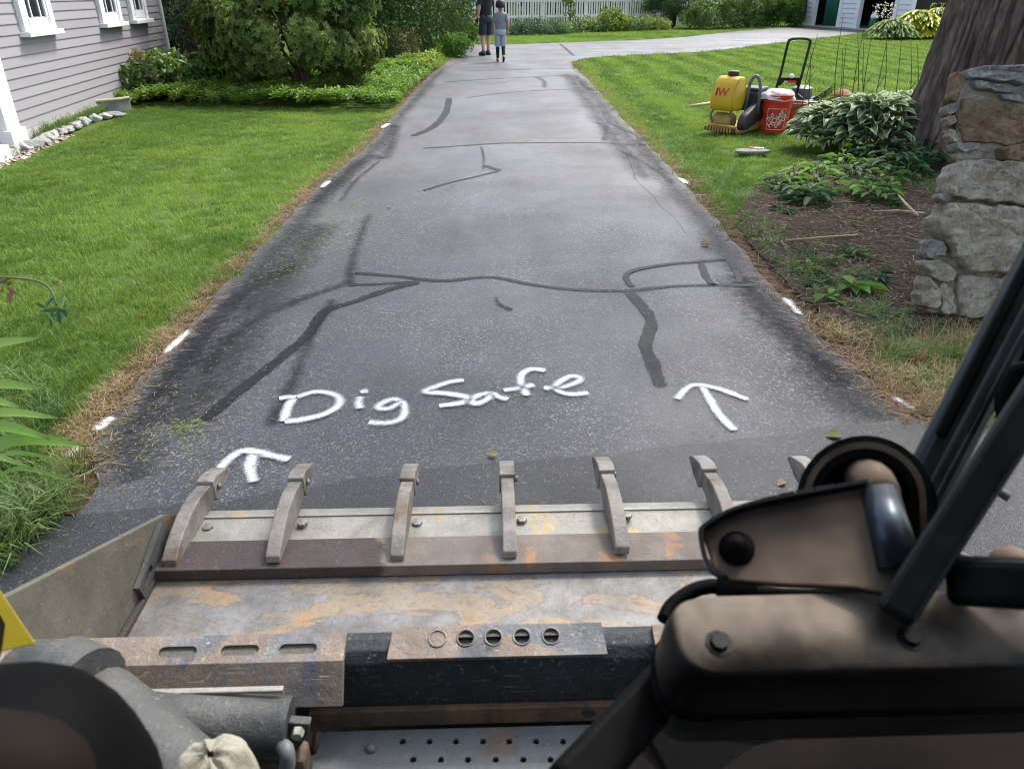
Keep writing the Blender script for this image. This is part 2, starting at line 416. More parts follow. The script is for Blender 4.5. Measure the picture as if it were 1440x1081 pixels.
# machine
def steel(name, a, b, rust, amt, scr=0.5, rough=0.5, metal=0.35, dark=None):
    n = N(name)
    vo = n.new('ShaderNodeVectorMath', operation='ADD'); n.put(vo.inputs[0], n.obj()); n.put(vo.inputs[1], n.math('MULTIPLY', n.rnd(), 9.0) if not dark else (0.0, 0.0, 0.0)); o = vo.outputs[0]
    c = n.ramp(n.noise(o, 9, 7, 0.62, 0.3), [(0.3, a), (0.7, b)])
    if amt:
        rm = n.ramp(n.noise(o, 5.0, 7, 0.6, 1.2), [(0.60 - 0.3 * amt, 0.0), (0.66 - 0.3 * amt, 0.9)])
        c = n.mix(rm, c, n.ramp(n.noise(o, 24, 5, 0.6), [(0.3, rust), (0.75, (min(1, rust[0] * 1.6), min(1, rust[1] * 1.6), min(1, rust[2] * 1.5)))]))
    if dark:
        c = n.mix(n.ramp(n.math('ADD', n.math('MULTIPLY', n.sep(o)[0], -1.0), n.math('MULTIPLY', n.noise(o, 7, 4), 0.25)), [(0.42, 0.0), (0.44, 0.85)]), c, dark)
    s1 = n.ramp(n.noise(n.scale(o, (1, 14, 14)), 22, 5, 0.7, 0.5), [(0.62, 0.0), (0.68, 1.0)])
    s2 = n.ramp(n.noise(n.scale(o, (13, 1.6, 5)), 20, 5, 0.7, 0.6), [(0.63, 0.0), (0.69, 1.0)])
    sp = n.ramp(n.noise(o, 120, 3, 0.7), [(0.62, 0.0), (0.70, 1.0)])
    c = n.mix(n.math('MULTIPLY', n.math('MAXIMUM', n.math('MAXIMUM', s1, s2), sp), scr), c, (0.46, 0.44, 0.40))
    n.bump(n.math('ADD', n.math('ADD', n.noise(o, 70, 7, 0.75), n.math('MULTIPLY', n.noise(o, 16, 4), 1.2)), n.math('MULTIPLY', n.math('MAXIMUM', s1, s2), -0.4)), 0.55, 0.006)
    rg = n.math('ADD', n.math('MULTIPLY', n.noise(o, 14, 5), 0.35), rough - 0.17)
    return n.fin(c, rg, metal, 0.45)
M['edge_steel'] = steel('worn_bright_steel', (0.24, 0.23, 0.195), (0.39, 0.375, 0.335), (0.35, 0.27, 0.15), 0.12, 0.35, 0.5, 0.4)
M['wear_steel'] = steel('brown_wear_plate', (0.15, 0.125, 0.105), (0.24, 0.205, 0.175), (0.27, 0.15, 0.08), 0.1, 0.3, 0.65, 0.15, (0.048, 0.034, 0.034))
M['tooth_steel'] = steel('worn_tooth_steel', (0.125, 0.108, 0.092), (0.34, 0.315, 0.28), (0.15, 0.10, 0.07), 0.12, 0.6, 0.6, 0.25)
M['side_steel'] = steel('dull_olive_steel', (0.105, 0.098, 0.075), (0.175, 0.165, 0.135), (0.16, 0.12, 0.07), 0.05, 0.28, 0.6, 0.25)
M['black_paint'] = steel('scuffed_black_paint', (0.012, 0.017, 0.019), (0.030, 0.037, 0.040), (0.07, 0.045, 0.03), 0.0, 0.45, 0.45, 0.0)
M['blue_steel'] = steel('scraped_blue_grey_plate', (0.085, 0.092, 0.105), (0.23, 0.23, 0.235), (0.20, 0.155, 0.125), 0.5, 0.8, 0.5, 0.3)
M['pipe_steel'] = steel('grimy_grey_pipe', (0.050, 0.054, 0.055), (0.125, 0.125, 0.118), (0.12, 0.085, 0.062), 0.12, 0.35, 0.5, 0.3)
M['rust_bar'] = steel('rusty_bar', (0.075, 0.055, 0.038), (0.16, 0.12, 0.085), (0.16, 0.09, 0.05), 0.3, 0.3, 0.7, 0.15)
M['step'] = steel('grey_step_plate', (0.15, 0.162, 0.165), (0.235, 0.25, 0.25), (0.18, 0.14, 0.11), 0.08, 0.4, 0.6, 0.25)
n = N('stained_bucket_floor'); o = n.obj()
wv = n.noise(n.scale(o, (1.0, 1.0, 1)), 3.0, 3, 0.5)
c = n.ramp(n.noise(o, 10, 7, 0.6), [(0.3, (0.14, 0.135, 0.125)), (0.5, (0.22, 0.215, 0.205)), (0.72, (0.32, 0.31, 0.295))])
st = n.noise(n.scale(o, (1.0, 2.4, 1)), 3.6, 5, 0.55, 1.1)
edge = n.ramp(st, [(0.53, 0.0), (0.545, 1.0)])
rim = n.ramp(st, [(0.515, 0.0), (0.53, 1.0), (0.545, 0.0)])
tone = n.ramp(n.noise(o, 9, 6, 0.6, 0.5), [(0.3, (0.24, 0.205, 0.15)), (0.5, (0.34, 0.25, 0.14)), (0.66, (0.46, 0.28, 0.12))])
c = n.mix(n.math('MULTIPLY', edge, n.ramp(n.noise(o, 2.2, 3), [(0.35, 0.15), (0.65, 0.8)])), c, tone)
c = n.mix(n.math('MULTIPLY', rim, 0.55), c, (0.17, 0.11, 0.07))
s1 = n.ramp(n.noise(n.scale(o, (9, 2, 1)), 26, 5, 0.7, 0.5), [(0.63, 0.0), (0.70, 1.0)])
c = n.mix(n.math('MULTIPLY', s1, 0.5), c, (0.50, 0.48, 0.45))
c = n.mix(n.ramp(n.noise(o, 55, 6, 0.7), [(0.3, 0.45), (0.5, 0.0)]), c, (0.10, 0.085, 0.07))
n.bump(n.noise(o, 60, 6, 0.7), 0.45, 0.005)
M['floor_steel'] = n.fin(c, 0.5, 0.3, 0.45)
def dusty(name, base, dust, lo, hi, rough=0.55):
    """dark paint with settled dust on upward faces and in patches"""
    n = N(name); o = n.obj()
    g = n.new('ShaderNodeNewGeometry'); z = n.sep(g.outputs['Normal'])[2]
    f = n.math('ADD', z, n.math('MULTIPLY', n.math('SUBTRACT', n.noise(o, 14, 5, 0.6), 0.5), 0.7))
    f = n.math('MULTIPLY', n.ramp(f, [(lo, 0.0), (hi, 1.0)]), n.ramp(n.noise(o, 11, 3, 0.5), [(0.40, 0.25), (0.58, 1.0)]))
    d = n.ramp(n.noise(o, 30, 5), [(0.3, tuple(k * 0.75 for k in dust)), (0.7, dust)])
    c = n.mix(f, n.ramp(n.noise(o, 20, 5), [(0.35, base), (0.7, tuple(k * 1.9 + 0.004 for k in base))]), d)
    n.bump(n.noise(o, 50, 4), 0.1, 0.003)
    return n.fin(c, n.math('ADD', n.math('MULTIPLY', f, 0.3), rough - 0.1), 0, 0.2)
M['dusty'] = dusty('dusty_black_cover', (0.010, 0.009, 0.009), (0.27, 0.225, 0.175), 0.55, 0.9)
M['dusty_bracket'] = dusty('dusty_bracket', (0.035, 0.026, 0.02), (0.22, 0.165, 0.12), 0.15, 0.6)
M['cab_black'] = dusty('cab_tube_paint', (0.006, 0.007, 0.007), (0.03, 0.03, 0.028), 0.8, 1.2, 0.42)
M['cab_black_plain'] = mottled('cab_black', (0.003, 0.003, 0.0035), (0.005, 0.005, 0.005), 9, 0.6, spec=0.05)
M['cab_green'] = dusty('cab_front_tube_paint', (0.010, 0.013, 0.013), (0.06, 0.065, 0.06), 0.7, 1.2, 0.35)
M['chrome'] = mottled('cylinder_rod', (0.05, 0.06, 0.075), (0.10, 0.115, 0.135), 5, 0.36, 0.7)
M['boltmetal'] = mottled('bolt_steel', (0.16, 0.15, 0.14), (0.30, 0.29, 0.27), 40, 0.5, 0.5)
M['weld'] = mottled('weld_bead', (0.20, 0.26, 0.30), (0.45, 0.48, 0.50), 60, 0.4, 0.6)
M['yellow_sticker'] = mottled('yellow_sticker', (0.30, 0.24, 0.01), (0.34, 0.27, 0.015), 4, 0.5)
M['cloth_khaki'] = mottled('khaki_mesh_cloth', (0.27, 0.25, 0.19), (0.38, 0.36, 0.29), 40, 0.9, bump=0.6, bsc=250, bd=0.003)
M['brown_panel'] = mottled('brown_panel', (0.004, 0.003, 0.0025), (0.014, 0.009, 0.007), 5, 0.7, spec=0.1)
# tools
M['yellow'] = mottled('yellow_plastic', (0.60, 0.38, 0.015), (0.66, 0.43, 0.02), 4, 0.42, bump=0.05)
M['yellow_dirty'] = mottled('dirty_yellow_steel', (0.32, 0.20, 0.05), (0.48, 0.31, 0.08), 25, 0.7)
M['red'] = mottled('red_orange_plastic', (0.58, 0.032, 0.014), (0.64, 0.042, 0.018), 4, 0.4, bump=0.02)
M['letter_white'] = mottled('white_print', (0.66, 0.60, 0.58), (0.74, 0.70, 0.68), 30, 0.6)
M['letter_red'] = mottled('red_print', (0.50, 0.04, 0.02), (0.56, 0.05, 0.03), 30, 0.6)
M['letter_black'] = mottled('black_print', (0.015, 0.015, 0.015), (0.03, 0.03, 0.03), 30, 0.6)
M['machine_black'] = mottled('machine_black', (0.016, 0.017, 0.019), (0.040, 0.042, 0.045), 12, 0.5)
M['machine_grey'] = mottled('machine_grey', (0.10, 0.11, 0.11), (0.17, 0.18, 0.18), 12, 0.5)
M['machine_brown'] = mottled('grimy_engine', (0.05, 0.042, 0.036), (0.11, 0.095, 0.08), 14, 0.8)
M['bag'] = leafmat('thin_white_plastic', [(0.78, 0.74, 0.74), (0.82, 0.80, 0.80)], 0.35, 0.35, 0.5, None)
M['terracotta'] = mottled('terracotta', (0.22, 0.085, 0.045), (0.32, 0.13, 0.07), 10, 0.8)
M['wood'] = mottled('bleached_wood', (0.36, 0.30, 0.18), (0.52, 0.45, 0.30), 20, 0.8)
# people
M['skin'] = mottled('skin', (0.50, 0.27, 0.19), (0.56, 0.32, 0.23), 10, 0.55, bump=0)
M['skin2'] = mottled('skin_tan', (0.34, 0.18, 0.115), (0.40, 0.22, 0.14), 10, 0.55, bump=0)
M['black_cloth'] = mottled('black_cotton', (0.014, 0.015, 0.019), (0.026, 0.027, 0.032), 14, 0.9)
M['navy_cloth'] = mottled('dark_slate_cloth', (0.020, 0.028, 0.036), (0.036, 0.046, 0.056), 14, 0.9)
M['grey_cloth'] = mottled('grey_cotton', (0.17, 0.19, 0.23), (0.23, 0.25, 0.29), 14, 0.9)
M['pale_cloth'] = mottled('pale_blue_grey_cloth', (0.28, 0.34, 0.42), (0.40, 0.45, 0.52), 18, 0.9)
M['tan_shoe'] = mottled('tan_shoe', (0.45, 0.24, 0.10), (0.52, 0.30, 0.14), 10, 0.7)
M['grey_shoe'] = mottled('dark_grey_shoe', (0.03, 0.035, 0.04), (0.12, 0.12, 0.12), 30, 0.8)
M['hair'] = mottled('dark_hair', (0.012, 0.010, 0.009), (0.025, 0.02, 0.018), 40, 0.6)

# ================================================================== plants: builders
def leaf_mesh(name, P, D, Nn, L, W, mat, droop=0.15, fold=0.25, rnd=None, wide=0.45):
    k = len(P)
    D = D / (np.linalg.norm(D, axis=1, keepdims=True) + 1e-9)
    S = np.cross(D, Nn); S /= (np.linalg.norm(S, axis=1, keepdims=True) + 1e-9)
    U = np.cross(S, D)
    L = np.broadcast_to(np.asarray(L, float), (k,))[:, None]; W = np.broadcast_to(np.asarray(W, float), (k,))[:, None]
    a = P + D * L * (wide - 0.2); b = P + D * L * (wide + 0.22) - U * L * droop * 0.35
    tip = P + D * L - U * L * droop
    lift = U * W * fold
    V = np.stack([P, a - S * W * 0.46 + lift, b - S * W * 0.4 + lift, tip, b + S * W * 0.4 + lift, a + S * W * 0.46 + lift], 1).reshape(-1, 3)
    base = np.arange(k)[:, None] * 6
    fc = np.concatenate([base + np.array([[0, 1, 2, 3]]), base + np.array([[0, 3, 4, 5]])], 1).reshape(-1)
    me = bpy.data.meshes.new(name)
    me.vertices.add(len(V)); me.vertices.foreach_set('co', V.astype(np.float32).ravel())
    me.loops.add(len(fc)); me.loops.foreach_set('vertex_index', fc.astype(np.int32))
    nf = len(fc) // 4
    me.polygons.add(nf); me.polygons.foreach_set('loop_start', (np.arange(nf) * 4).astype(np.int32))
    me.update(calc_edges=True); me.validate()
    at_ = me.attributes.new('rnd', 'FLOAT', 'FACE')
    if rnd is None: rnd = RNG.random(k)
    at_.data.foreach_set('value', np.repeat(rnd, 2).astype(np.float32))
    me.materials.append(mat)
    return me
def unit(v): return v / (np.linalg.norm(v, axis=1, keepdims=True) + 1e-9)
def blob(n, rad, seed, clumps=40, rc=0.28, low=-0.35, lump=0.25, inner=0.55):
    """points + outward normals in clumps near the skin of a lumpy ellipsoid centred on the origin"""
    g = np.random.default_rng(seed); rad = np.array(rad, float)
    u = unit(g.normal(size=(clumps * 3, 3))); u = u[u[:, 2] > low][:clumps]; K = len(u)
    ph = g.random(3) * 6
    lum = 1 + lump * (np.sin(u[:, 0] * 4 + ph[0]) * np.cos(u[:, 1] * 4.3 + ph[1]) + 0.6 * np.sin(u[:, 2] * 6 + ph[2])) + g.normal(size=K) * 0.07
    rr = (inner + (1 - inner) * g.random(K) ** 0.5) * lum
    c = u * rr[:, None] * rad
    idx = g.integers(0, K, n)
    off = unit(g.normal(size=(n, 3))) * (g.random(n) ** 0.45)[:, None] * rc
    P = c[idx] + off
    nr = unit(unit(off) * 0.9 + u[idx] * 0.8 + np.array([0, 0, 0.35]) + g.normal(size=(n, 3)) * 0.35)
    tone = np.clip(0.45 + 0.22 * g.normal(size=K)[idx] + 0.16 * g.normal(size=n), 0, 1)
    return P, nr, tone
def foliage(name, n, rad, seed, L, W, mat, parent, centre, whorl=1, **kw):
    P, nr, tone = blob(n, rad, seed, **kw)
    g = np.random.default_rng(seed + 1)
    if whorl > 1:
        Pn = np.repeat(P, whorl, 0); ax = np.repeat(nr, whorl, 0); tn = np.repeat(tone, whorl)
        a = np.tile(np.arange(whorl) * 2 * math.pi / whorl, n) + np.repeat(g.random(n) * 6, whorl)
        t1 = unit(np.cross(ax, np.array([0.3, 0.5, 0.8]))); t2 = np.cross(ax, t1)
        D = unit(t1 * np.cos(a)[:, None] + t2 * np.sin(a)[:, None] + ax * (0.15 + 0.45 * g.random(len(a)))[:, None])
        P, nr, tone = Pn, ax, np.clip(tn + g.normal(size=len(tn)) * 0.12, 0, 1)
    else:
        D = unit(g.normal(size=P.shape) + nr * 0.5 + np.array([0, 0, -0.2]))
    k = len(P)
    me = leaf_mesh(name, P, D, nr, L * (0.7 + 0.6 * g.random(k)), W * (0.7 + 0.6 * g.random(k)), mat, rnd=tone)
    return inst(name, me, parent, centre)
def stems(parent, base_r, tops, mat, rad=0.025, name='stem'):
    for k, t in enumerate(tops):
        t = Vector(t); a = random.random() * 6
        b0 = Vector((math.cos(a) * base_r, math.sin(a) * base_r, -0.02))
        mid = b0.lerp(t, 0.5) + Vector((random.uniform(-.1, .1), random.uniform(-.1, .1), 0.05)) * t.length * .6
        B().tube(spline([b0, mid, t], 4), [rad * (1 - 0.07 * i) for i in range(9)], 6).done(name, mat, parent, True)
def shrub(name, label, loc, rad, zc, n, L, W, mat, seed, group=None, cat='shrub', whorl=1, nst=4, **kw):
    o = empty(name, loc, 0, label, cat, group)
    foliage('foliage', n, rad, seed, L, W, mat, o, (0, 0, zc), whorl, **kw)
    stems(o, min(rad[:2]) * 0.12, [(random.uniform(-.5, .5) * rad[0], random.uniform(-.5, .5) * rad[1], zc + rad[2] * 0.3) for _ in range(nst)], M['stem'], 0.02 + 0.012 * rad[2])
    return o
def tree(name, label, loc, h, tr, crad, zc, n, L, W, mat, seed, group=None, nl=7, bark='stem', lean=(0, 0), **kw):
    o = empty(name, loc, 0, label, 'tree', group)
    top = Vector((lean[0], lean[1], h))
    b = B(); pth = spline([Vector((0, 0, -0.05)), Vector((lean[0] * .3, lean[1] * .3, h * .35)), top], 6)
    b.tube(pth, [tr * (1.25 if i == 0 else 1 - 0.055 * i) for i in range(len(pth))], 10)
    for k in range(nl):
        a = k * 2.4 + seed; s = pth[4 + k % 7]
        e = Vector((math.cos(a) * crad[0] * .65, math.sin(a) * crad[1] * .65, zc + crad[2] * random.uniform(-.3, .5)))
        b.tube(spline([s, s.lerp(e, .5) + Vector((0, 0, .12 * h)), e], 4), [tr * .42 * (1 - .09 * i) for i in range(9)], 6)
    b.done('trunk', M[bark], o, True)
    foliage('crown', n, crad, seed, L, W, mat, o, (lean[0], lean[1], zc), **kw)
    return o
TEMPL = {}
def scatter(name, P, rz, sc, idx, templates, kind='stuff', label=None, cat=None, tilt=None, parent=None):
    """one object that carries many small tufts"""
    key = tuple(t.name for t in templates)
    if key not in TEMPL:
        c = bpy.data.collections.new('templates')
        for t in templates: c.objects.link(t)
        TEMPL[key] = c
    me = bpy.data.meshes.new(name); k = len(P)
    me.vertices.add(k); me.vertices.foreach_set('co', np.asarray(P, np.float32).ravel())
    rot = np.zeros((k, 3), np.float32); rot[:, 2] = rz
    if tilt is not None: rot[:, :2] = tilt
    a = me.attributes.new('rot', 'FLOAT_VECTOR', 'POINT'); a.data.foreach_set('vector', rot.ravel())
    a = me.attributes.new('sc', 'FLOAT', 'POINT'); a.data.foreach_set('value', np.asarray(sc, np.float32))
    a = me.attributes.new('ix', 'INT', 'POINT'); a.data.foreach_set('value', np.asarray(idx, np.int32))
    o = link(bpy.data.objects.new(name, me), parent)
    ng = bpy.data.node_groups.new(name, 'GeometryNodeTree')
    ng.interface.new_socket('Geometry', in_out='INPUT', socket_type='NodeSocketGeometry')
    ng.interface.new_socket('Geometry', in_out='OUTPUT', socket_type='NodeSocketGeometry')
    nn = ng.nodes; gi = nn.new('NodeGroupInput'); go = nn.new('NodeGroupOutput')
    ip = nn.new('GeometryNodeInstanceOnPoints'); ci = nn.new('GeometryNodeCollectionInfo')
    ci.inputs['Collection'].default_value = TEMPL[key]; ci.inputs['Separate Children'].default_value = True; ci.inputs['Reset Children'].default_value = True
    def na(nm, t):
        q = nn.new('GeometryNodeInputNamedAttribute'); q.data_type = t; q.inputs[0].default_value = nm; return q.outputs[0]
    ln = ng.links.new
    ln(gi.outputs[0], ip.inputs['Points']); ln(ci.outputs[0], ip.inputs['Instance']); ip.inputs['Pick Instance'].default_value = True
    ln(na('ix', 'INT'), ip.inputs['Instance Index']); ln(na('rot', 'FLOAT_VECTOR'), ip.inputs['Rotation']); ln(na('sc', 'FLOAT'), ip.inputs['Scale'])
    ln(ip.outputs[0], go.inputs[0])
    md = o.modifiers.new('scatter', 'NODES'); md.node_group = ng
    return tag(o, label, cat, None, kind)
def tuft(name, nb, h, spread, w, bend, mat, seed):
    g = random.Random(seed); v = []; f = []
    for _ in range(nb):
        a = g.random() * 6.28; r = spread * math.sqrt(g.random()); hx = h * g.uniform(.55, 1.15); da = g.random() * 6.28
        p = Vector((r * math.cos(a), r * math.sin(a), -0.005)); d = Vector((math.cos(da), math.sin(da), 0)) * bend * hx * g.uniform(.3, 1.3)
        s = Vector((-math.sin(da + g.uniform(-.8, .8)), math.cos(da), 0)).normalized() * w * .5
        m = p + Vector((0, 0, hx * .6)) + d * .35; t = p + Vector((0, 0, hx * (1 - .25 * bend))) + d
        i = len(v); v += [p - s, p + s, m + s * .8, m - s * .8, t]; f += [(i, i + 1, i + 2, i + 3), (i + 3, i + 2, i + 4)]
    me = bpy.data.meshes.new(name); me.from_pydata(v, [], f); me.materials.append(mat)
    return bpy.data.objects.new(name, me)
def pts_in(pl, dens, near=None):
    """random points in a polygon, density per square metre"""
    a = np.array([[p[0], p[1]] for p in pl]); lo, hi = a.min(0), a.max(0)
    k = int(dens * (hi[0] - lo[0]) * (hi[1] - lo[1]))
    P = lo + RNG.random((k, 2)) * (hi - lo)
    return P[inside(P, a)]
def strands(name, P, z, L, W, mat, parent=None, kind='stuff', label=None, cat=None, ang=None):
    """dry needles, clippings and blades lying on the ground"""
    k = len(P); a = RNG.random(k) * math.pi * 2 if ang is None else ang
    D = np.stack([np.cos(a), np.sin(a), RNG.normal(size=k) * 0.06], 1)
    Pz = np.concatenate([P[:, :2], (z + RNG.random(k) * 0.008)[:, None]], 1)
    me = leaf_mesh(name, Pz, D, np.tile([0, 0, 1.0], (k, 1)) + RNG.normal(size=(k, 3)) * 0.3, L * (0.4 + RNG.random(k)), W, mat, 0.0, 0.1)
    o = inst(name, me, parent)
    return tag(o, label, cat, None, kind)

# ================================================================== ground, driveway
raw('ground', [(-160, -60, -0.012), (160, -60, -0.012), (160, 260, -0.012), (-160, 260, -0.012)], [(0, 1, 2, 3)], M['ground'])
tag(bpy.data.objects['ground'], 'green lawn ground around the driveway', None, None, 'structure')
left_px = [(0, 812), (60, 772), (118, 722), (146, 668), (138, 618), (165, 567), (235, 492), (300, 421), (400, 311), (455, 256), (520, 202), (556, 160), (600, 111), (640, 79), (655, 62.5)]
right_px = [(1440, 612), (1345, 603), (1290, 590), (1235, 543), (1120, 440), (1040, 347), (960, 256), (880, 171), (830, 115), (806, 93), (811, 86), (850, 80), (1000, 72), (1100, 60), (1180, 51), (1212, 46.5)]
Lp = spline([at(x, y) for x, y in left_px], 10); Rp = spline([at(x, y) for x, y in right_px], 10)
def rough_edge(ps, amt):
    return [p + Vector((mnoise.noise(p * 3.1) * amt + mnoise.noise(p * 11) * amt * .6, mnoise.noise(p * 3.7 + Vector((9, 1, 2))) * amt, 0)) for p in ps]
Lp = rough_edge(Lp, .035); Rp = rough_edge(Rp, .035)
far_px = [(1116, 37.5), (1050, 43), (1000, 48), (960, 52.5), (900, 56.5), (800, 60), (740, 62), (700, 63)]
Fp = spline([at(x, y) for x, y in far_px], 6)
gA, gB = at(1116, 36), at(1206, 42)
gdir = (gB - gA).normalized(); gnor = Vector((gdir.y, -gdir.x, 0))
if gnor.x > 0: gnor = -gnor
street = [Vector((40, Rp[0].y - .06, 0)), Vector((40, -30, 0)), Vector((-40, -30, 0)), Vector((-40, Lp[0].y - .1, 0))]
drive_poly = Lp + [at(655, 62.5)] + Fp[::-1] + [gA + gdir * 8.3] + Rp[::-1] + street
def sheet(name, pts, z, mat, label=None, kind='structure', parent=None):
    b = bmesh.new(); vs = [b.verts.new((p[0], p[1], z)) for p in pts]
    for i in range(len(vs)): b.edges.new((vs[i], vs[(i + 1) % len(vs)]))
    bmesh.ops.triangle_fill(b, use_beauty=True, edges=b.edges[:], normal=(0, 0, 1))
    for f in b.faces:
        if f.normal.z < 0: f.normal_flip()
    me = bpy.data.meshes.new(name); b.to_mesh(me); b.free(); me.materials.append(mat)
    o = link(bpy.data.objects.new(name, me), parent)
    if parent is None: tag(o, label, None, None, kind)
    return o
drive = sheet('driveway', drive_poly, 0.0, M['asphalt'], 'cracked grey asphalt driveway leading to the fence and garage')
seam = spline([at(x, y) for x, y in [(250, 716), (330, 703), (400, 690), (520, 672), (660, 656), (860, 640), (1060, 616), (1230, 598), (1345, 596)]], 8)
seam = [p + Vector((0, mnoise.noise(p * 5) * .03 + mnoise.noise(p * 17) * .012, 0)) for p in seam]
seam = [Vector((-40, seam[0].y - .25, 0)), Vector((-2.2, seam[0].y - .2, 0))] + seam + [Vector((2.4, seam[-1].y - .08, 0)), Vector((40, seam[-1].y - .3, 0))]
sheet('street', seam + [Vector((40, -29, 0)), Vector((-40, -29, 0))], 0.004, M['asphalt_new'], 'newer dark asphalt street meeting the driveway')

def ribbon(name, pts, w, z, mat, parent=None, n=8, jit=0.25, taper=True, strokes=None):
    """flat strip along one or more centre lines; 'u' runs 0-1-0 across it"""
    V = []; Fc = []; U = []
    for ps in (strokes or [pts]):
        c = spline(ps, n) if len(ps) > 2 else [Vector(ps[0]).lerp(Vector(ps[1]), k / 6) for k in range(7)]
        m = len(c); base = len(V)
        for i, p in enumerate(c):
            d = (c[min(i + 1, m - 1)] - c[max(i - 1, 0)]); d.z = 0; d.normalize()
            s = Vector((-d.y, d.x, 0)); ww = w * .5 * (1 + jit * mnoise.noise(p * 8) + jit * .6 * mnoise.noise(p * 25))
            e = 0.0 if taper and i in (0, m - 1) else 1.0
            for q, uu in ((-1, 0), (-.5, .5), (0, 1), (.5, .5), (1, 0)):
                V.append(Vector((p.x, p.y, z)) + s * ww * q); U.append(uu * (0.25 if e == 0 else 1))
        for i in range(m - 1):
            for q in range(4):
                a = base + i * 5 + q; Fc.append((a, a + 5, a + 6, a + 1))
    o = raw(name, V, Fc, mat, parent)
    at_ = o.data.attributes.new('u', 'FLOAT', 'POINT'); at_.data.foreach_set('value', U)
    return o
G = lambda ps: [at(x, y) for x, y in ps]
seams = [
    (.055, 'tar', [(498, 384), (560, 389), (620, 395), (690, 390), (740, 399), (800, 407), (880, 409), (960, 402), (1072, 401)]),
    (.05, 'tar', [(490, 401), (530, 400), (580, 397)]),
    (.075, 'tar', [(590, 396), (545, 408), (500, 424), (458, 438), (432, 472), (385, 512), (330, 555), (288, 592)]),
    (.085, 'tar', [(884, 410), (900, 428), (916, 452), (908, 486), (918, 512), (929, 545)]),
    (.05, 'tar', [(889, 404), (880, 390), (894, 380), (940, 372), (985, 368), (1022, 364)]),
    (.06, 'tar', [(986, 370), (992, 388), (1003, 402)]), (.05, 'tar', [(1026, 368), (1036, 384), (1040, 398)]),
    (.05, 'tar', [(594, 269), (630, 258), (668, 249), (704, 240)]), (.09, 'tar', [(682, 233), (692, 237), (704, 240)]),
    (.05, 'tarfaint', [(676, 206), (680, 220), (680, 240)]),
    (.07, 'tar', [(594, 209), (640, 206), (700, 202), (760, 201), (840, 201), (896, 204)]),
    (.13, 'tarfaint', [(896, 196), (912, 212), (925, 232), (938, 246)]), (.11, 'tarfaint', [(838, 172), (852, 182), (850, 198)]),
    (.10, 'tar', [(851, 156), (856, 170), (878, 182), (896, 190), (906, 204)]), (.08, 'tarfaint', [(868, 210), (892, 222), (930, 244), (945, 258)]),
    (.13, 'tar', [(632, 138), (627, 158), (610, 178), (580, 192)]), (.20, 'tarfaint', [(557, 176), (553, 196), (540, 222), (523, 218)]),
    (.07, 'tarfaint', [(535, 226), (500, 255), (478, 285)]),
    (.05, 'tar', [(625, 116), (680, 112), (740, 109), (800, 106)]), (.05, 'tar', [(652, 100), (720, 98.5), (800, 96.5)]),
    (.06, 'tar', [(656, 138), (710, 131), (770, 127), (835, 125)]), (.04, 'tarfaint', [(655, 112), (690, 118), (735, 110)]),
    (.12, 'tar', [(787, 62), (796, 69), (807, 79)]), (.15, 'tarfaint', [(752, 108), (764, 114), (766, 124)]), (.13, 'tarfaint', [(810, 107), (818, 118), (835, 128)]),
    (.04, 'tarfaint', [(697, 418), (702, 428), (720, 436)]), (.06, 'tarfaint', [(700, 428), (720, 438)]),
    (.16, 'tarfaint', [(420, 372), (330, 420), (262, 500), (215, 560)]), (.12, 'tarfaint', [(500, 395), (400, 430), (330, 470), (280, 530)]),
    (.10, 'tarfaint', [(470, 420), (440, 470), (410, 540), (380, 600)]), (.10, 'tarfaint', [(520, 300), (500, 350), (490, 400)]),
    (.012, 'tarfaint', [(880, 215), (891, 243), (893, 252), (918, 276), (930, 292), (948, 306), (965, 330)]),
]
for k, (w, m, ps) in enumerate(seams):
    ribbon('tar_seam', G(ps), w * 1.15, 0.0025 + 0.0006 * (k % 5), M[m], drive)
for e_, i0, i1, w, off in ((Lp, 28, 100, .34, .13), (Lp, 44, 82, .5, .3), (Rp, 30, 84, .32, -.12), (Rp, 18, 50, .4, -.16), (Lp, 84, 128, .3, .12), (Rp, 60, 86, .5, -.3)):
    ribbon('worn_sealer', [p + Vector((off, 0, 0)) for p in e_[i0:i1:4]], w, 0.0016 + .0004 * (i0 % 3), M['tarfaint'], drive, 3, .5)
# white utility marking paint
def c1(ps): return [at(300 + x / 2.5714, 480 + y / 2.5714) for x, y in ps]
def c2(ps): return [at(760 + x / 2.4, 340 + y / 2.4) for x, y in ps]
letters = [
    [(238, 211), (268, 207), (300, 206)], [(292, 210), (274, 235), (262, 268), (258, 294)],
    [(258, 294), (320, 288), (395, 270), (448, 242), (458, 212), (425, 193), (372, 187), (330, 197), (302, 206)],
    [(534, 204), (526, 224), (532, 248)], [(530, 189), (562, 182)],
    [(684, 222), (648, 214), (604, 232), (602, 247), (640, 246), (684, 224), (692, 262), (672, 288), (624, 300), (560, 297)],
    [(908, 144), (850, 153), (780, 178), (774, 188), (840, 193), (905, 203), (922, 214), (892, 228), (814, 238)],
    [(1012, 190), (964, 198), (934, 218), (952, 229), (990, 214), (1012, 194), (1032, 205), (1066, 215)],
    [(1202, 110), (1152, 105), (1116, 124), (1114, 162), (1136, 202)], [(1048, 181), (1092, 176), (1162, 161)],
    [(1192, 173), (1262, 170), (1318, 151), (1326, 136), (1292, 131), (1252, 152), (1238, 174), (1262, 190), (1302, 196), (1358, 190)]]
paint = ribbon('painted_lettering', None, .062, 0.0075, M['paint'], drive, 8, .22, True, [c1(s) for s in letters])
paint['label'] = 'the words Dig Safe sprayed in white paint'
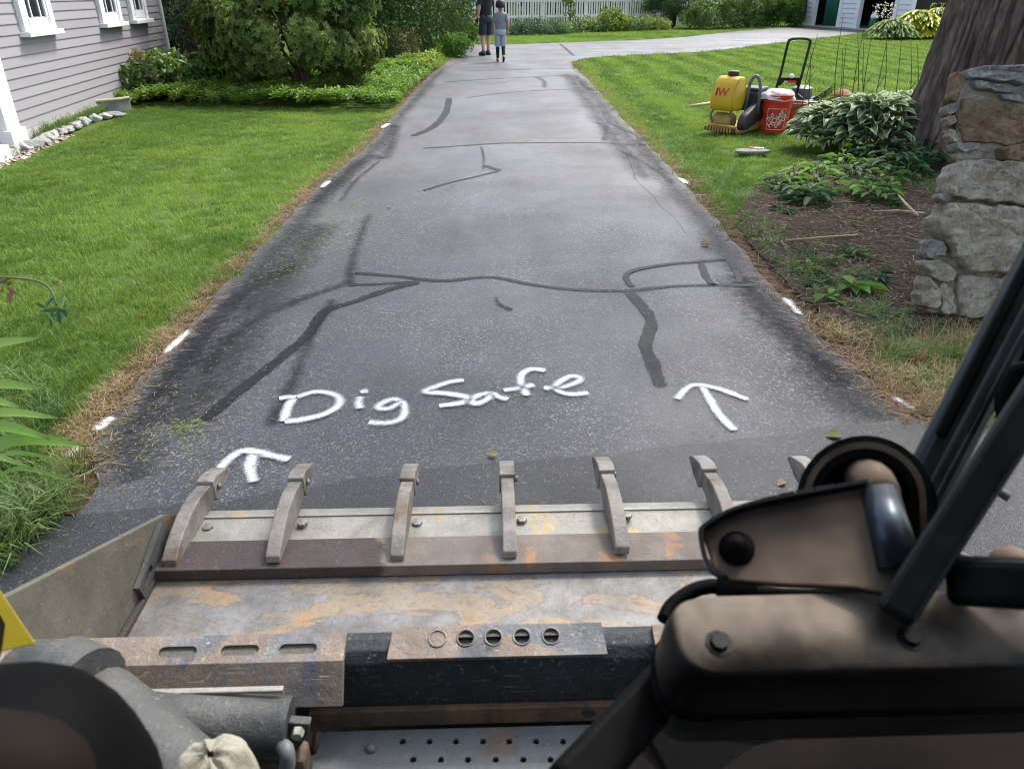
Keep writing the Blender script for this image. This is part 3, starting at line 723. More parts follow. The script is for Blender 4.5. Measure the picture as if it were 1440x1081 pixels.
ribbon('painted_arrow', None, .058, 0.0075, M['paint'], drive, 8, .25, True, [c2([(545, 492), (570, 535), (605, 590), (656, 642)]), c2([(460, 536), (492, 500), (530, 487), (610, 503), (702, 538)])])
ribbon('painted_arrow', None, .064, 0.0075, M['paint'], drive, 8, .3, True, [c1([(18, 472), (66, 424), (115, 400), (195, 414), (278, 433)]), c1([(150, 410), (134, 455), (146, 515)])])
for a, b_, w in [((231, 499), (267, 465), .05), ((133, 608), (160, 587), .06), ((98, 645), (112, 628), .05), ((1102, 419), (1126, 445), .06), ((1252, 559), (1288, 578), .05), ((955, 251), (967, 260), .07), ((452, 265), (464, 255), .06), ((537, 181), (547, 174), .08)]:
    ribbon('painted_dash', [at(*a), at(*b_)], w * 1.25, 0.0075, M['paint'], drive)
# strips of dead needles and bare soil along the edges of the asphalt
for nm, ed in (('soil_strip', Lp[20:150]), ('soil_strip', Rp[20:100])):
    off = -.05 if ed is not Rp and ed[0].x < 0 else .06
    ribbon(nm, [p + Vector((off, 0, 0)) for p in ed[::4]], .20 if off < 0 else .26, -0.006, M['verge'], None, 3, .4, False)['kind'] = 'structure'
ribbon('soil_strip', [p + Vector((.06, -.02, 0)) for p in Rp[8:34:3]], .42, -0.007, M['verge'], None, 3, .4, False)['kind'] = 'structure'
bed_px = [(1062, 262), (1035, 305), (1050, 345), (1105, 405), (1160, 452), (1215, 478), (1300, 470), (1345, 445), (1335, 300), (1325, 235), (1290, 205), (1200, 215), (1110, 235)]
bed = poly(bed_px)
bq = bmesh.new()   # mulch bed: a gently heaped, crumbly sheet
gx = np.linspace(1.15, 3.6, 100); gy = np.linspace(2.7, 9.2, 210); vv = {}
ba = np.array([[p.x, p.y] for p in bed])
GP = np.array([[x, y] for y in gy for x in gx]); ins = inside(GP, ba).reshape(len(gy), len(gx))
for j in range(len(gy)):
    for i in range(len(gx)):
        p = Vector((gx[i], gy[j], 0))
        vv[j, i] = bq.verts.new((p.x, p.y, .006 + .018 * (mnoise.noise(p * 1.4) + .5) + .014 * mnoise.noise(p * 9) + .008 * mnoise.noise(p * 30)))
for j in range(len(gy) - 1):
    for i in range(len(gx) - 1):
        if ins[j, i] and ins[j + 1, i] and ins[j, i + 1] and ins[j + 1, i + 1]: bq.faces.new((vv[j, i], vv[j, i + 1], vv[j + 1, i + 1], vv[j + 1, i]))
bmesh.ops.delete(bq, geom=[v for v in bq.verts if not v.link_faces], context='VERTS')
me = bpy.data.meshes.new('mulch_bed'); bq.to_mesh(me); bq.free(); me.materials.append(M['mulch']); me.shade_smooth()
tag(link(bpy.data.objects.new('mulch_bed', me)), 'brown mulch bed between the driveway and the stone pillar', None, None, 'structure')

# ================================================================== lawns
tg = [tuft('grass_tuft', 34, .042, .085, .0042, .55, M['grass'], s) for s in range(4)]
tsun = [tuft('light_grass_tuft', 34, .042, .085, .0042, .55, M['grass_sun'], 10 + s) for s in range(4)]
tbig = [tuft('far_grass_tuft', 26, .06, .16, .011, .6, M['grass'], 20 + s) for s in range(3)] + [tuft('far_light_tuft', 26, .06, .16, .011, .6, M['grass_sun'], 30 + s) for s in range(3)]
tlong = [tuft('long_tuft', 14, .17, .05, .0048, 1.0, M['grass_long'], 40 + s) for s in range(4)]
tdry = [tuft('dry_tuft', 18, .075, .06, .0036, 1.1, M['grass_dry'], 50 + s) for s in range(4)]
dpol = [(p.x, p.y) for p in drive_poly]
def noise2(P, s, o=0.0): return np.array([mnoise.noise(Vector((x * s + o, y * s, o))) for x, y in P])
def grow(name, P, templ, idx, smin, smax, label, z=-0.01):
    k = len(P)
    return scatter(name, np.concatenate([P, np.full((k, 1), z)], 1), RNG.random(k) * 6.28, smin + RNG.random(k) * (smax - smin), idx, templ, 'stuff', label, 'grass', RNG.normal(size=(k, 2)) * .12)
bedL_px = [(158, 152), (240, 150), (330, 152), (420, 157), (500, 158), (549, 157), (578, 134), (606, 112), (623, 96), (606, 84), (575, 92), (540, 100), (420, 104), (330, 92), (240, 96), (185, 112)]
bedL = [(p.x, p.y) for p in poly(bedL_px)]
well0, well1 = at(135, 163), at(184, 155)
WP0 = at(21, 208); WHD = R(7.4); WD = Vector((-math.sin(WHD), math.cos(WHD), 0)); WN = Vector((WD.y, -WD.x, 0))
def offwall(P, d): return ((P - np.array([WP0.x, WP0.y])) @ np.array([WN.x, WN.y])) > d
def offdrive(P, d):
    k = ~inside(P, np.array(dpol))
    for e in (Lp, Rp):
        E_ = np.array([[p.x, p.y] for p in e])
        m = np.full(len(P), 1e9)
        for i in range(0, len(E_), 2): m = np.minimum(m, ((P - E_[i]) ** 2).sum(1))
        k &= m > d * d
    return k
# left lawn
A = pts_in([(-6.4, 2.0), (-1.4, 2.0), (-1.4, 12.6), (-6.9, 12.6)], 260)
A = A[offdrive(A, .10) & offwall(A, .42) & (~inside(A, np.array(bedL)) | ~inside(A - [0, .28], np.array(bedL)))]
A = A[(A[:, 1] < 5.5) | (RNG.random(len(A)) < .72)]
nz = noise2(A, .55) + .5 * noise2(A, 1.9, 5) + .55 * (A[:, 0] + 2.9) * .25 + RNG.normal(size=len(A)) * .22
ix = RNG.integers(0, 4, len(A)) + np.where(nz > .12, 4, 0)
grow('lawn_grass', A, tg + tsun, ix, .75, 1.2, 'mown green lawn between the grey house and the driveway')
A = A[RNG.random(len(A)) < .035]
grow('dead_blades', A, tdry, RNG.integers(0, 4, len(A)), .3, .55, 'scattered pale dead blades in the left lawn')
# right lawn, mown in stripes along the driveway; their sheen is put into tuft colour
A = pts_in([(1.4, 5.2), (9.0, 5.2), (9.0, 13), (1.4, 13)], 190)
A = A[offdrive(A, .12) & ~inside(A, ba)]
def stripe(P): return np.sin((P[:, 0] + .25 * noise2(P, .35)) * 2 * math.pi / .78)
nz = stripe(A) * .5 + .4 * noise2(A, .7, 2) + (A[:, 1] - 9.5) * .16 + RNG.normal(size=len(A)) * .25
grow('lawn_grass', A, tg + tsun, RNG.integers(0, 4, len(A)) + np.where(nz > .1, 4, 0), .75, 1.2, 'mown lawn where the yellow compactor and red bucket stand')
A = pts_in([(1.4, 12.9), (24, 12.9), (24, 36), (8, 36), (1.4, 24)], 55)
A = A[offdrive(A, .14)]
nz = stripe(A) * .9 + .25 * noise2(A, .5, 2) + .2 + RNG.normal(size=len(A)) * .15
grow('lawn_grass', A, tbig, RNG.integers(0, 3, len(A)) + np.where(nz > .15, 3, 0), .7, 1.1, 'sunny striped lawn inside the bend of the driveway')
A = pts_in([(-7, 16), (16.5, 16), (16.5, 46), (-7, 46)], 42)
A = A[offdrive(A, .15) & (((A[:, 0] < -1.2) & (A[:, 1] < 40)) | (A[:, 1] > 26.3 + np.clip(A[:, 0], 0, 99) * .8)) & ~inside(A, np.array(bedL))]
A = A[~((A[:, 0] > 1.4) & (A[:, 1] < 24))]
grow('lawn_grass', A, tbig, RNG.integers(0, 3, len(A)) + np.where(noise2(A, .4) + RNG.normal(size=len(A)) * .3 > -.15, 3, 0), .7, 1.1, 'strip of lawn in front of the white picket fence')
# fringe of uncut and dry grass beside the asphalt
def along(e, lo, hi, n, d0, d1):
    i = RNG.integers(lo, hi, n); s = -1 if e[lo].x < 0 else 1
    P = np.array([[e[k].x, e[k].y] for k in i]) + np.stack([s * (d0 + (d1 - d0) * RNG.random(n)), RNG.normal(size=n) * .06], 1)
    return P
A = along(Lp, 34, 130, 420, .03, .14); A = A[~inside(A, np.array(dpol))]
grow('lawn_fringe', A, tdry, RNG.integers(0, 4, len(A)), .35, .8, 'dry straw-coloured grass fringe beside the left edge of the driveway')
A = pts_in([(p.x, p.y) for p in poly([(0, 520), (95, 540), (110, 580), (100, 625), (112, 670), (80, 735), (40, 790), (-60, 830), (-80, 560)])], 130)
A = A[offdrive(A, .02)]
grow('long_grass', A, tlong, RNG.integers(0, 4, len(A)), .6, 1.3, 'long uncut grass flopping over the asphalt below the sword leaves')
A = along(Lp, 6, 26, 60, .05, .2)
grow('long_grass', A, tlong, RNG.integers(0, 4, len(A)), .7, 1.25, 'loose fringe of long grass at the near left corner of the driveway')
A = pts_in([(p.x, p.y) for p in poly([(1160, 445), (1215, 470), (1330, 440), (1460, 445), (1480, 600), (1355, 600), (1290, 585), (1225, 530), (1130, 452)])], 420)
A = A[offdrive(A, .03)]; nz = noise2(A, 2.6, 3)
D_ = A[(nz < .3)]
grow('dry_grass', D_, tdry, RNG.integers(0, 4, len(D_)), .55, 1.15, 'patch of dry straw-coloured grass below the stone pillar')
D_ = pts_in([(p.x, p.y) for p in poly([(1215, 505), (1290, 480), (1345, 500), (1345, 590), (1290, 575), (1240, 540)])], 60)
grow('long_grass', D_, tlong, RNG.integers(0, 4, len(D_)), .4, .8, 'green grass tuft in the dry patch beside the driveway')
A = pts_in([(p.x, p.y) for p in poly([(1350, 560), (1470, 540), (1600, 610), (1345, 600)])], 160)
A = A[offdrive(A, .03)]
grow('long_grass', A, tlong, RNG.integers(0, 4, len(A)), .45, .85, 'green grass behind the black cab tube at the street corner')
A = along(Rp, 34, 78, 620, .14, .55)
A = A[noise2(A, 2.2, 8) > -.12]
grow('weedy_grass', A, tlong, RNG.integers(0, 4, len(A)), .3, .75, 'weedy green grass between the needles and the mulch bed')
A = pts_in(ba, 150); e1_ = 2.02 + .22 * noise2(A, 1.3, 6); A = A[(noise2(A, 1.7, 4) > .25) | ((A[:, 0] < e1_) & (A[:, 1] > 4.1)) | (A[:, 1] > 6.2 + .5 * noise2(A, 1.1, 9))]
grow('weedy_grass', A, tlong, RNG.integers(0, 4, len(A)), .25, .6, 'sparse grass growing in the mulch bed')
# needles, chips and clippings
A = np.concatenate([along(Lp, 48, 138, 3000, -.05, .13), along(Lp, 30, 50, 350, -.03, .10), along(Rp, 22, 100, 6000, -.05, .22)])
strands('pine_needles', A, .002, .085, .0032, M['needles'], None, 'stuff', 'reddish dead needles along both driveway edges', 'needles')
A = pts_in(ba, 750)
strands('mulch_chips', A, .022, .055, .006, M['chips'], None, 'stuff', 'shredded bark and straw lying on the mulch bed', 'mulch')
A = pts_in(ba, 90)
strands('straw', A, .026, .16, .0035, M['clip'], None, 'stuff', 'pale straw and dead stems strewn on the mulch bed', 'straw')
def patch(cx, cy, sx, sy, n):
    return np.array([[at(random.gauss(cx, sx), random.gauss(cy, sy))[k] for k in (0, 1)] for _ in range(n)])
A = np.concatenate([patch(445, 345, 38, 22, 420), patch(480, 300, 22, 22, 260), patch(265, 604, 16, 8, 120), patch(400, 385, 22, 12, 120), patch(495, 290, 10, 14, 140), patch(420, 520, 60, 70, 60)])
strands('grass_clippings', A, .004, .028, .0034, M['clipgreen'], None, 'stuff', 'green grass clippings scattered on the left side of the driveway', 'clippings')
A = pts_in([(-1.6, 1.7), (1.6, 1.7), (1.6, 9), (-1.6, 9)], 85)
A = np.concatenate([A, patch(200, 590, 45, 45, 420), patch(250, 640, 70, 30, 260), patch(727, 199, 14, 1.6, 170), patch(790, 160, 14, 8, 60), patch(560, 190, 30, 30, 150), patch(1180, 560, 70, 40, 160), patch(1000, 470, 80, 40, 60)])
strands('dry_clippings', A, .004, .024, .0026, M['clip'], None, 'stuff', 'dry clippings and straw bits strewn over the asphalt', 'clippings')
# a few fallen leaves
for (x, y, s, m) in [(996, 343, .05, 'needles'), (1184, 613, .045, 'clip'), (700, 640, .03, 'clip'), (1103, 676, .03, 'needles'), (548, 292, .03, 'clip')]:
    p = at(x, y, .008)
    me = leaf_mesh('fallen_leaf', np.array([[0, 0, 0.]]), np.array([[1, .4, .15]]), np.array([[0, .2, 1.]]), s * 1.4, s, M[m], .2, .3)
    inst('fallen_leaf', me, drive, p, (0, 0, x))

# ================================================================== grey clapboard house
house = empty('grey_house', WP0, WHD, 'grey clapboard house with white trimmed windows beside the lawn', 'house')
# local frame: +Y runs along the wall away from the street, +X faces the lawn
S0, S1, EXPO = -4.5, 6.60, 0.1062
hb = B().box((-3.05, (S0 + S1) / 2, 1.45), (6.0, S1 - S0, 3.1)).done('wall', M['clap'], house)
B().box((-3.0, (S0 + S1) / 2, .05), (6.06, S1 - S0 + .02, .16)).done('foundation', M['concrete'], house)
def clap_mesh(L, e, t=.016):
    b = bmesh.new()
    pr = [(-.045, 0), (t, 0), (t, .010), (.004, e + .012), (-.045, e + .012)]
    r0 = [b.verts.new((x, 0, z)) for x, z in pr]; r1 = [b.verts.new((x, L, z)) for x, z in pr]
    for i in range(5): b.faces.new((r0[i], r0[(i + 1) % 5], r1[(i + 1) % 5], r1[i]))
    b.faces.new(r0[::-1]); b.faces.new(r1); bmesh.ops.recalc_face_normals(b, faces=b.faces[:])
    me = bpy.data.meshes.new('clapboard'); b.to_mesh(me); b.free(); me.materials.append(M['clap']); return me
cm = clap_mesh(S1 - S0 - .01, EXPO)
for k in range(28): inst('clapboard', cm, house, (0, S0, .131 + EXPO * (k - 0)), (0, 0, 0))
inst('clapboard', cm, house, (0.001, S0, .131 - EXPO))
B().box((.004, S1 + .05, 1.45), (.075, .11, 2.85), None, .004).done('corner_board', M['trim'], house)
def window(s0, s1, zs, name='window'):
    w = B().box((.012, (s0 + s1) / 2, zs + .62), (.03, s1 - s0 - .12, 1.14)).done(name, M['trim'], house)
    B().box((.030, (s0 + s1) / 2, zs + .66), (.012, s1 - s0 - .32, 1.02)).done('pane', M['glass'], w)
    b = B()
    for q in (s0 + .065, s1 - .065): b.box((.034, q, zs + .62), (.062, .13, 1.22), None, .004)
    b.box((.034, (s0 + s1) / 2, zs + 1.27), (.066, s1 - s0 + .04, .13), None, .004)
    b.done('frame', M['trim'], w)
    b = B()
    for q in (s0 + .165, s1 - .165): b.box((.040, q, zs + .62), (.03, .05, 1.12))
    b.box((.040, (s0 + s1) / 2, zs + .09), (.03, s1 - s0 - .30, .10)); b.box((.040, (s0 + s1) / 2, zs + .62), (.03, s1 - s0 - .30, .05))
    b.done('sash', M['trim'], w)
    for q in (.36, .64):
        B().box((.038, s0 + (s1 - s0) * q, zs + .62), (.016, .024, 1.0)).done('muntin', M['trim'], w)
    B().box((.060, (s0 + s1) / 2, zs - .02), (.13, s1 - s0 + .10, .055), None, .006).done('sill', M['trim'], w)
    B().box((.022, (s0 + s1) / 2, zs + .025), (.05, s1 - s0 - .02, .035), None, .003).done('apron_trim', M['trim'], w)
window(.89, 1.77, 1.10); window(3.45, 4.33, 1.10); window(4.83, 5.68, 1.105)
pil = B().box((.06, -.16, 1.4), (.13, .30, 2.8), None, .006).done('pilaster', M['trim'], house)
B().box((.075, -.16, .1), (.18, .36, .24), None, .008).done('pilaster_base', M['trim'], pil)
B().box((.10, -1.15, .055), (.24, 1.15, .15), None, .01).done('door_step', M['trim'], house)
b = B()
b.prism([(.42, S0 - .3, 2.86), (-3.0, S0 - .3, 5.0), (-6.42, S0 - .3, 2.86), (-6.3, S0 - .3, 2.74), (-3.0, S0 - .3, 4.8), (.3, S0 - .3, 2.74)], (0, S1 - S0 + .6, 0))
b.done('roof', M['shingle'], house)
B().prism([(-.02, 0, 2.99), (-3.0, 0, 4.86), (-6.0, 0, 2.99)], (0, S1 - S0 - .02, 0)).done('gable', M['clap'], house, loc=(0, S0 + .01, 0))

# stone edging, pebbles, window well
ed = empty('stone_edging', at(75, 195), 0, 'row of pale rounded stones edging the bed along the grey house', 'edging')
def rock_mesh(name, seed, mat, rough=.55, sub=3):
    b = bmesh.new(); bmesh.ops.create_icosphere(b, subdivisions=sub, radius=.5)
    for v in b.verts:
        p = v.co.copy(); v.co = p * (1 + rough * mnoise.noise(p * 2.2 + Vector((seed * 3.1, 0, 0))) + rough * .5 * mnoise.noise(p * 5 + Vector((0, seed, 0))))
    me = bpy.data.meshes.new(name); b.to_mesh(me); b.free(); me.materials.append(mat); me.shade_smooth(); return me
rocks = [rock_mesh('stone', k, M['palestone']) for k in range(4)]
edl = spline([at(x, y) for x, y in [(-30, 233), (0, 225), (16, 219), (34, 212), (62, 203), (78, 193), (102, 183), (122, 174), (150, 167), (172, 163)]], 8)
acc = 0; nxt = 0
for i in range(len(edl) - 1):
    acc += (edl[i + 1] - edl[i]).length
    if acc > nxt:
        L = random.uniform(.10, .26); nxt = acc + L * .95
        inst('stone', rocks[i % 4], ed, edl[i] - ed.location + Vector((0, 0, .035)), (random.uniform(-.2, .2), 0, math.atan2(edl[i + 1].y - edl[i].y, edl[i + 1].x - edl[i].x) + random.uniform(-.3, .3)), (L * 1.3, random.uniform(.10, .17), random.uniform(.07, .13)))
pv = []; 
bedh = [edl[i] for i in range(0, len(edl))]
A = np.array([[*(WP0 + WN * random.uniform(.03, .30) + WD * random.uniform(-1.2, .8)).to_tuple()][:2] for _ in range(420)])
k = len(A); me = leaf_mesh('pebbles', np.concatenate([A, np.full((k, 1), .012)], 1), unit(RNG.normal(size=(k, 3)) * [1, 1, .15]), np.tile([0, 0, 1.], (k, 1)), .05 + .05 * RNG.random(k), .05, M['pebble'], .3, -.35, None)
tag(inst('pebbles', me), 'mixed brown and white pebbles at the foot of the white pilaster', 'pebbles', None, 'stuff')
A = np.array([[*(WP0 + WN * random.uniform(.02, .10) + WD * random.uniform(.45, 3.0)).to_tuple()][:2] for _ in range(240)])
grow('ornamental_grass', A, tlong, RNG.integers(0, 4, len(A)), .7, 1.5, 'fine tufted grass between the house wall and the stone edging')
wl = empty('window_well', (well0 + well1) / 2, 0, 'low dark edging board with pale top at the end of the stone edging', 'edging')
q0, q1 = well0 - wl.location, well1 - wl.location
arc = spline([q0 + Vector((-.1, .1, 0)), (q0 + q1) / 2 + Vector((.02, .06, 0)), q1], 6)
V = []; Fc = []
for p in arc: V += [p + Vector((0, 0, 0)), p + Vector((0, 0, .16)), p + Vector((0, .035, .16)), p + Vector((0, .035, 0))]
for i in range(len(arc) - 1):
    for q in range(4): a = i * 4; Fc.append((a + q, a + (q + 1) % 4, a + 4 + (q + 1) % 4, a + 4 + q))
Fc += [(0, 1, 2, 3), tuple(len(V) - 4 + q for q in range(4))]
raw('board', V, Fc, M['machine_grey'], wl)
B().tube([p + Vector((0, .018, .168)) for p in arc], .022, 6).done('cap', M['wood'], wl, True)

# ================================================================== white garage
gar = empty('white_garage', gA, 0, 'white clapboard garage with two open doorways at the end of the drive', 'garage')
GR = Matrix(((gnor.x, gdir.x, 0), (gnor.y, gdir.y, 0), (0, 0, 1)))      # local x = out of the garage, y = along the front
gar.matrix_world = Matrix.Translation(gA) @ GR.to_4x4()
def gb(name, x0, x1, y0, y1, z0, z1, mat, parent=gar, bev=0):
    return B().box((-(x0 + x1) / 2, (y0 + y1) / 2, (z0 + z1) / 2), (abs(x1 - x0), abs(y1 - y0), z1 - z0), None, bev).done(name, mat, parent)
doors = [(1.62, 3.55), (5.07, 7.35)]; GL = 8.43; GH = 2.7
for y0, y1 in [(0, 1.62), (3.55, 5.07), (7.35, GL)]:
    gb('wall', .03, .15, y0 + .002, y1 - .002, 0, GH, M['clap_white'])
gb('wall', .03, .15, 0.002, GL - .002, 2.15, GH + .002, M['clap_white'])
gb('wall', 5.9, 6.0, .1, GL - .1, 0, GH, M['dark_in']); gb('wall', .152, 5.9, 0, .1, 0, GH, M['dark_in']); gb('wall', .152, 5.9, GL - .1, GL, 0, GH, M['dark_in'])
gb('ceiling', .152, 5.9, .1, GL - .1, 2.5, 2.6, M['dark_in']); gb('floor', -.25, 5.9, .12, GL - .12, 0.001, .05, M['concrete'])
B().prism([(.4, -.3, 2.71), (-3, -.3, 4.6), (-6.4, -.3, 2.71)], (0, GL + .6, 0)).done('roof', M['shingle'], gar)
def gclap(y0, y1):
    b = bmesh.new(); L = y1 - y0; e = .2
    pr = [(-.03, 0), (.018, 0), (.018, .02), (-0.015, e), (-.03, e)]
    r0 = [b.verts.new((x, y0, z)) for x, z in pr]; r1 = [b.verts.new((x, y1, z)) for x, z in pr]
    for i in range(5): b.faces.new((r0[i], r0[(i + 1) % 5], r1[(i + 1) % 5], r1[i]))
    b.faces.new(r0[::-1]); b.faces.new(r1); bmesh.ops.recalc_face_normals(b, faces=b.faces[:])
    me = bpy.data.meshes.new('clapboard'); b.to_mesh(me); b.free(); me.materials.append(M['clap_white']); return me
for y0, y1 in [(.12, 1.40), (3.78, 4.84), (7.58, GL - .1)]:
    cmz = gclap(y0, y1)
    for k in range(12): inst('clapboard', cmz, gar, (0, 0, .06 + k * .2))
for y0, y1 in doors:
    for y in (y0 - .11, y1 + .11): gb('door_casing', -.04, .16, y - .11, y + .11, 0, 2.2, M['trim'], gar, .006)
    gb('door_casing', -.045, .155, y0 - .25, y1 + .25, 2.2, 2.4, M['trim'], gar, .006)
for y in (.05, GL - .04): gb('corner_board', -.03, .12, y - .06, y + .05, 0, GH, M['trim'])
# what stands in the doorways
def gpos(x, y, z=.05): return Matrix.Translation(gA) @ GR.to_4x4() @ Vector((-x, y, z))
grz = math.atan2(gdir.y, gdir.x) - math.pi / 2
cu = empty('green_tarp', gpos(.55, 2.55), grz, 'dark green folded tarp hanging in the first garage doorway', 'tarp')
V = []; Fc = []; nn_ = 60
for i in range(nn_ + 1):
    y = -.75 + 1.4 * i / nn_; x = .06 * math.sin(i * .55) + .05 * math.sin(i * .21 + 1)
    V += [(x, y, 0.0), (x * .9 + .02, y, 1.2), (x * .6, y, 2.3)]
for i in range(nn_): a = i * 3; Fc += [(a, a + 3, a + 4, a + 1), (a + 1, a + 4, a + 5, a + 2)]
cl = raw('cloth', V, Fc, M['green_door'], cu, True); md = cl.modifiers.new('t', 'SOLIDIFY'); md.thickness = .02
B().tube([(0, -.95, 2.32), (0, .95, 2.32)], .02, 8).done('rail', M['machine_black'], cu, True)
B().tube([(0, -.9, 0), (0, -.9, 2.32)], .02, 8).done('post', M['machine_black'], cu, True)
B().tube([(0, .9, 0), (0, .9, 2.32)], .02, 8).done('post', M['machine_black'], cu, True)
jug = empty('garden_sprayer', gpos(.35, 5.75), grz, 'green and white sprayer jug in the second garage doorway', 'sprayer')
B().lathe([(.001, 0), (.19, 0), (.2, .05), (.2, .34), (.17, .42)], seg=16).done('tank', M['green_door'], jug, True)
B().lathe([(.001, .40), (.175, .42), (.185, .5), (.15, .6), (.06, .66), (.05, .74), (.001, .75)], seg=16).done('upper_tank', M['white_plastic'], jug, True)
wh = empty('bicycle_wheel', gpos(.95, 6.75, .05), grz, 'spoked wheel standing in the shade of the second garage doorway', 'wheel')
cc = Vector((0, 0, .36))
B().tube([cc + Vector((.05 * math.sin(a * .2618), .34 * math.cos(a * .2618), .34 * math.sin(a * .2618))) for a in range(24)], .022, 8, closed=True).done('tyre', M['machine_grey'], wh, True)
b = B().tube([cc + Vector((-.05, 0, 0)), cc + Vector((.05, 0, 0))], .03, 8)
for a in range(12): b.tube([cc, cc + Vector((0, .33 * math.cos(a * .5236), .33 * math.sin(a * .5236)))], .004, 4)
b.done('spokes', M['machine_grey'], wh)
pst = empty('garden_rake', gpos(.7, 6.3, .05), grz, 'rake with dark handle leaning inside the second garage doorway', 'rake')
B().tube([(0, 0, .03), (-.35, .1, 1.6)], .018, 8).done('handle', M['wood'], pst, True)
B().box((0, 0, .02), (.04, .4, .03)).done('head', M['machine_black'], pst)
hose = empty('garden_hose', gpos(-.09, .75, 0), grz, 'coiled black hose hanging on the white garage wall', 'hose')
b = B()
for k in range(9):
    w_, h_ = .18 + .03 * random.random(), .48 + .05 * random.random(); oy = random.uniform(-.05, .05); ox = random.uniform(-.06, .03)
    b.tube([(ox + .02 * math.sin(a), oy + w_ * math.cos(a * .3142), .78 + (h_ + (.15 if k > 6 else 0)) * math.sin(a * .3142)) for a in range(20)], .02, 6, closed=True)
b.done('coil', M['black_rubber'], hose, True)
B().box((-.06, 0, 1.25), (.12, .1, .1)).done('hook', M['machine_black'], hose)

# ================================================================== picket fence
fA, fB = at(632, 45.5), at(1085, 34.5)
fdir = (fB - fA).normalized(); FL = (fB - fA).length; frz = math.atan2(fdir.y, fdir.x)
fen = empty('picket_fence', fA, frz, 'weathered white picket fence behind the far shrubs', 'fence')
b = bmesh.new(); bmesh.ops.create_cube(b, size=1); bmesh.ops.scale(b, vec=(.074, .02, 1.42), verts=b.verts); bmesh.ops.translate(b, vec=(0, -.035, .76), verts=b.verts)
pm = bpy.data.meshes.new('picket'); b.to_mesh(pm); b.free(); pm.materials.append(M['picket'])
for k in range(int(FL / .137)):
    inst('picket', pm, fen, (k * .137, random.uniform(-.004, .004), random.uniform(-.02, .02)), (0, random.uniform(-.012, .012), 0))
for z in (.55, 1.18):
    B().box((FL / 2, .0, z), (FL, .045, .10)).done('rail', M['picket'], fen)
for k in range(int(FL / 2.3) + 1):
    B().box((k * 2.3 + .06, .06, .72), (.10, .075, 1.5)).done('post', M['picket'], fen)
# dense dark wood behind the fence
P, nr, tone = blob(15000, (15, 1.8, 2.6), 5, clumps=240, rc=1.3, low=-.7, inner=.35)
me = leaf_mesh('woodland', P, unit(RNG.normal(size=P.shape) + nr * .4), nr, .42, .26, M['darkleaf'], rnd=tone * .7)
tag(inst('woodland', me, None, at(850, 33) + Vector((0, 3.6, 1.2)), (0, 0, frz)), 'dark mass of trees behind the picket fence', 'woods', None, 'stuff')
P, nr, tone = blob(5000, (7, 3.0, 4.0), 6, clumps=110, rc=1.3, low=-.7, inner=.35)
me = leaf_mesh('woodland', P, unit(RNG.normal(size=P.shape) + nr * .4), nr, .40, .25, M['darkleaf'], rnd=tone * .7)
tag(inst('woodland', me, None, Vector((-12.5, 30, 2.2)), (0, 0, .3)), 'dark mass of trees beyond the back corner of the grey house', 'woods', None, 'stuff')
for k, (x, y, h, r_) in enumerate([(24, 41, 6, 2.6), (20.5, 50, 7, 3.0), (27, 34, 6, 2.8)]):
    tree('garden_tree', ['leafy tree just past the right corner of the garage', 'tall tree rising behind the white garage roof', 'round tree out beyond the lime hosta bed'][k], (x, y, 0), h, .16, (r_, r_, h * .5), h * .52, 3600, .30, .17, M['midleaf'], 60 + k, None, low=-.9, clumps=70, rc=.7)

# ================================================================== left planting
shrub('rhododendron', 'big rounded rhododendron with whorled leaves and bare lower stems on the lawn edge', at(428, 134), (1.30, 1.1, .92), .98, 8200, .070, .026, M['rhodo'], 21, None, 'shrub', 8, 7, clumps=120, rc=.22, low=-.72, lump=.09, inner=.8)
shrub('rhododendron', 'loose upper rhododendron beside the dark trunk behind the hydrangea', at(352, 118), (.80, .9, .9), 1.35, 900, .12, .04, M['rhodo'], 22, None, 'shrub', 8, 5, clumps=50, rc=.26, low=-.5, lump=.2)
shrub('rhododendron', 'tall rhododendron rising behind the bare stemmed one', at(445, 110), (1.25, 1.0, 1.25), 1.7, 1300, .12, .04, M['darkleaf'], 24, None, 'shrub', 8, 5, clumps=70, rc=.3, low=-.5, lump=.2)
for k, (x, y, rad, zc, nL, lab) in enumerate([
        (548, 82, (1.5, 1.3, 1.7), 1.55, 9000, 'dark feathery evergreen behind the russet bush'),
        (606, 71, (1.35, 1.3, 1.8), 1.55, 9000, 'dense dark evergreen standing at the driveway bend near the man'),
        (500, 88, (1.5, 1.2, 1.9), 1.8, 7000, 'tall dark evergreen between the rhododendron and the feathery evergreen'),
        (575, 62, (2.0, 1.4, 2.3), 2.0, 8000, 'broad evergreen at the back of the left planting')]):
    shrub('evergreen_shrub', lab, at(x, y), rad, zc, nL, .12, .036, M['yew'], 30 + k, 'evergreens beyond the rhododendron', 'shrub', 1, 4, clumps=85, rc=.42, low=-.8, lump=.18, inner=.5)
shrub('russet_bush', 'small rounded russet-green bush beside the ground cover', at(556, 90), (.58, .5, .40), .38, 3000, .06, .022, M['russet'], 41, None, 'shrub', 1, 4, clumps=40, rc=.16, low=-.7, lump=.1)
shrub('lime_shrub', 'lime-green bush at the driveway edge by the evergreens', at(640, 80), (.28, .4, .28), .24, 1200, .075, .04, M['weed'], 42, None, 'shrub', 1, 3, clumps=34, rc=.18, low=-.8)
shrub('leafy_shrub', 'pale green leafy bush against the left end of the fence', at(650, 58), (.8, .7, .5), .42, 3200, .11, .055, M['midleaf'], 43, None, 'shrub', 1, 3, clumps=40, rc=.25, low=-.8)
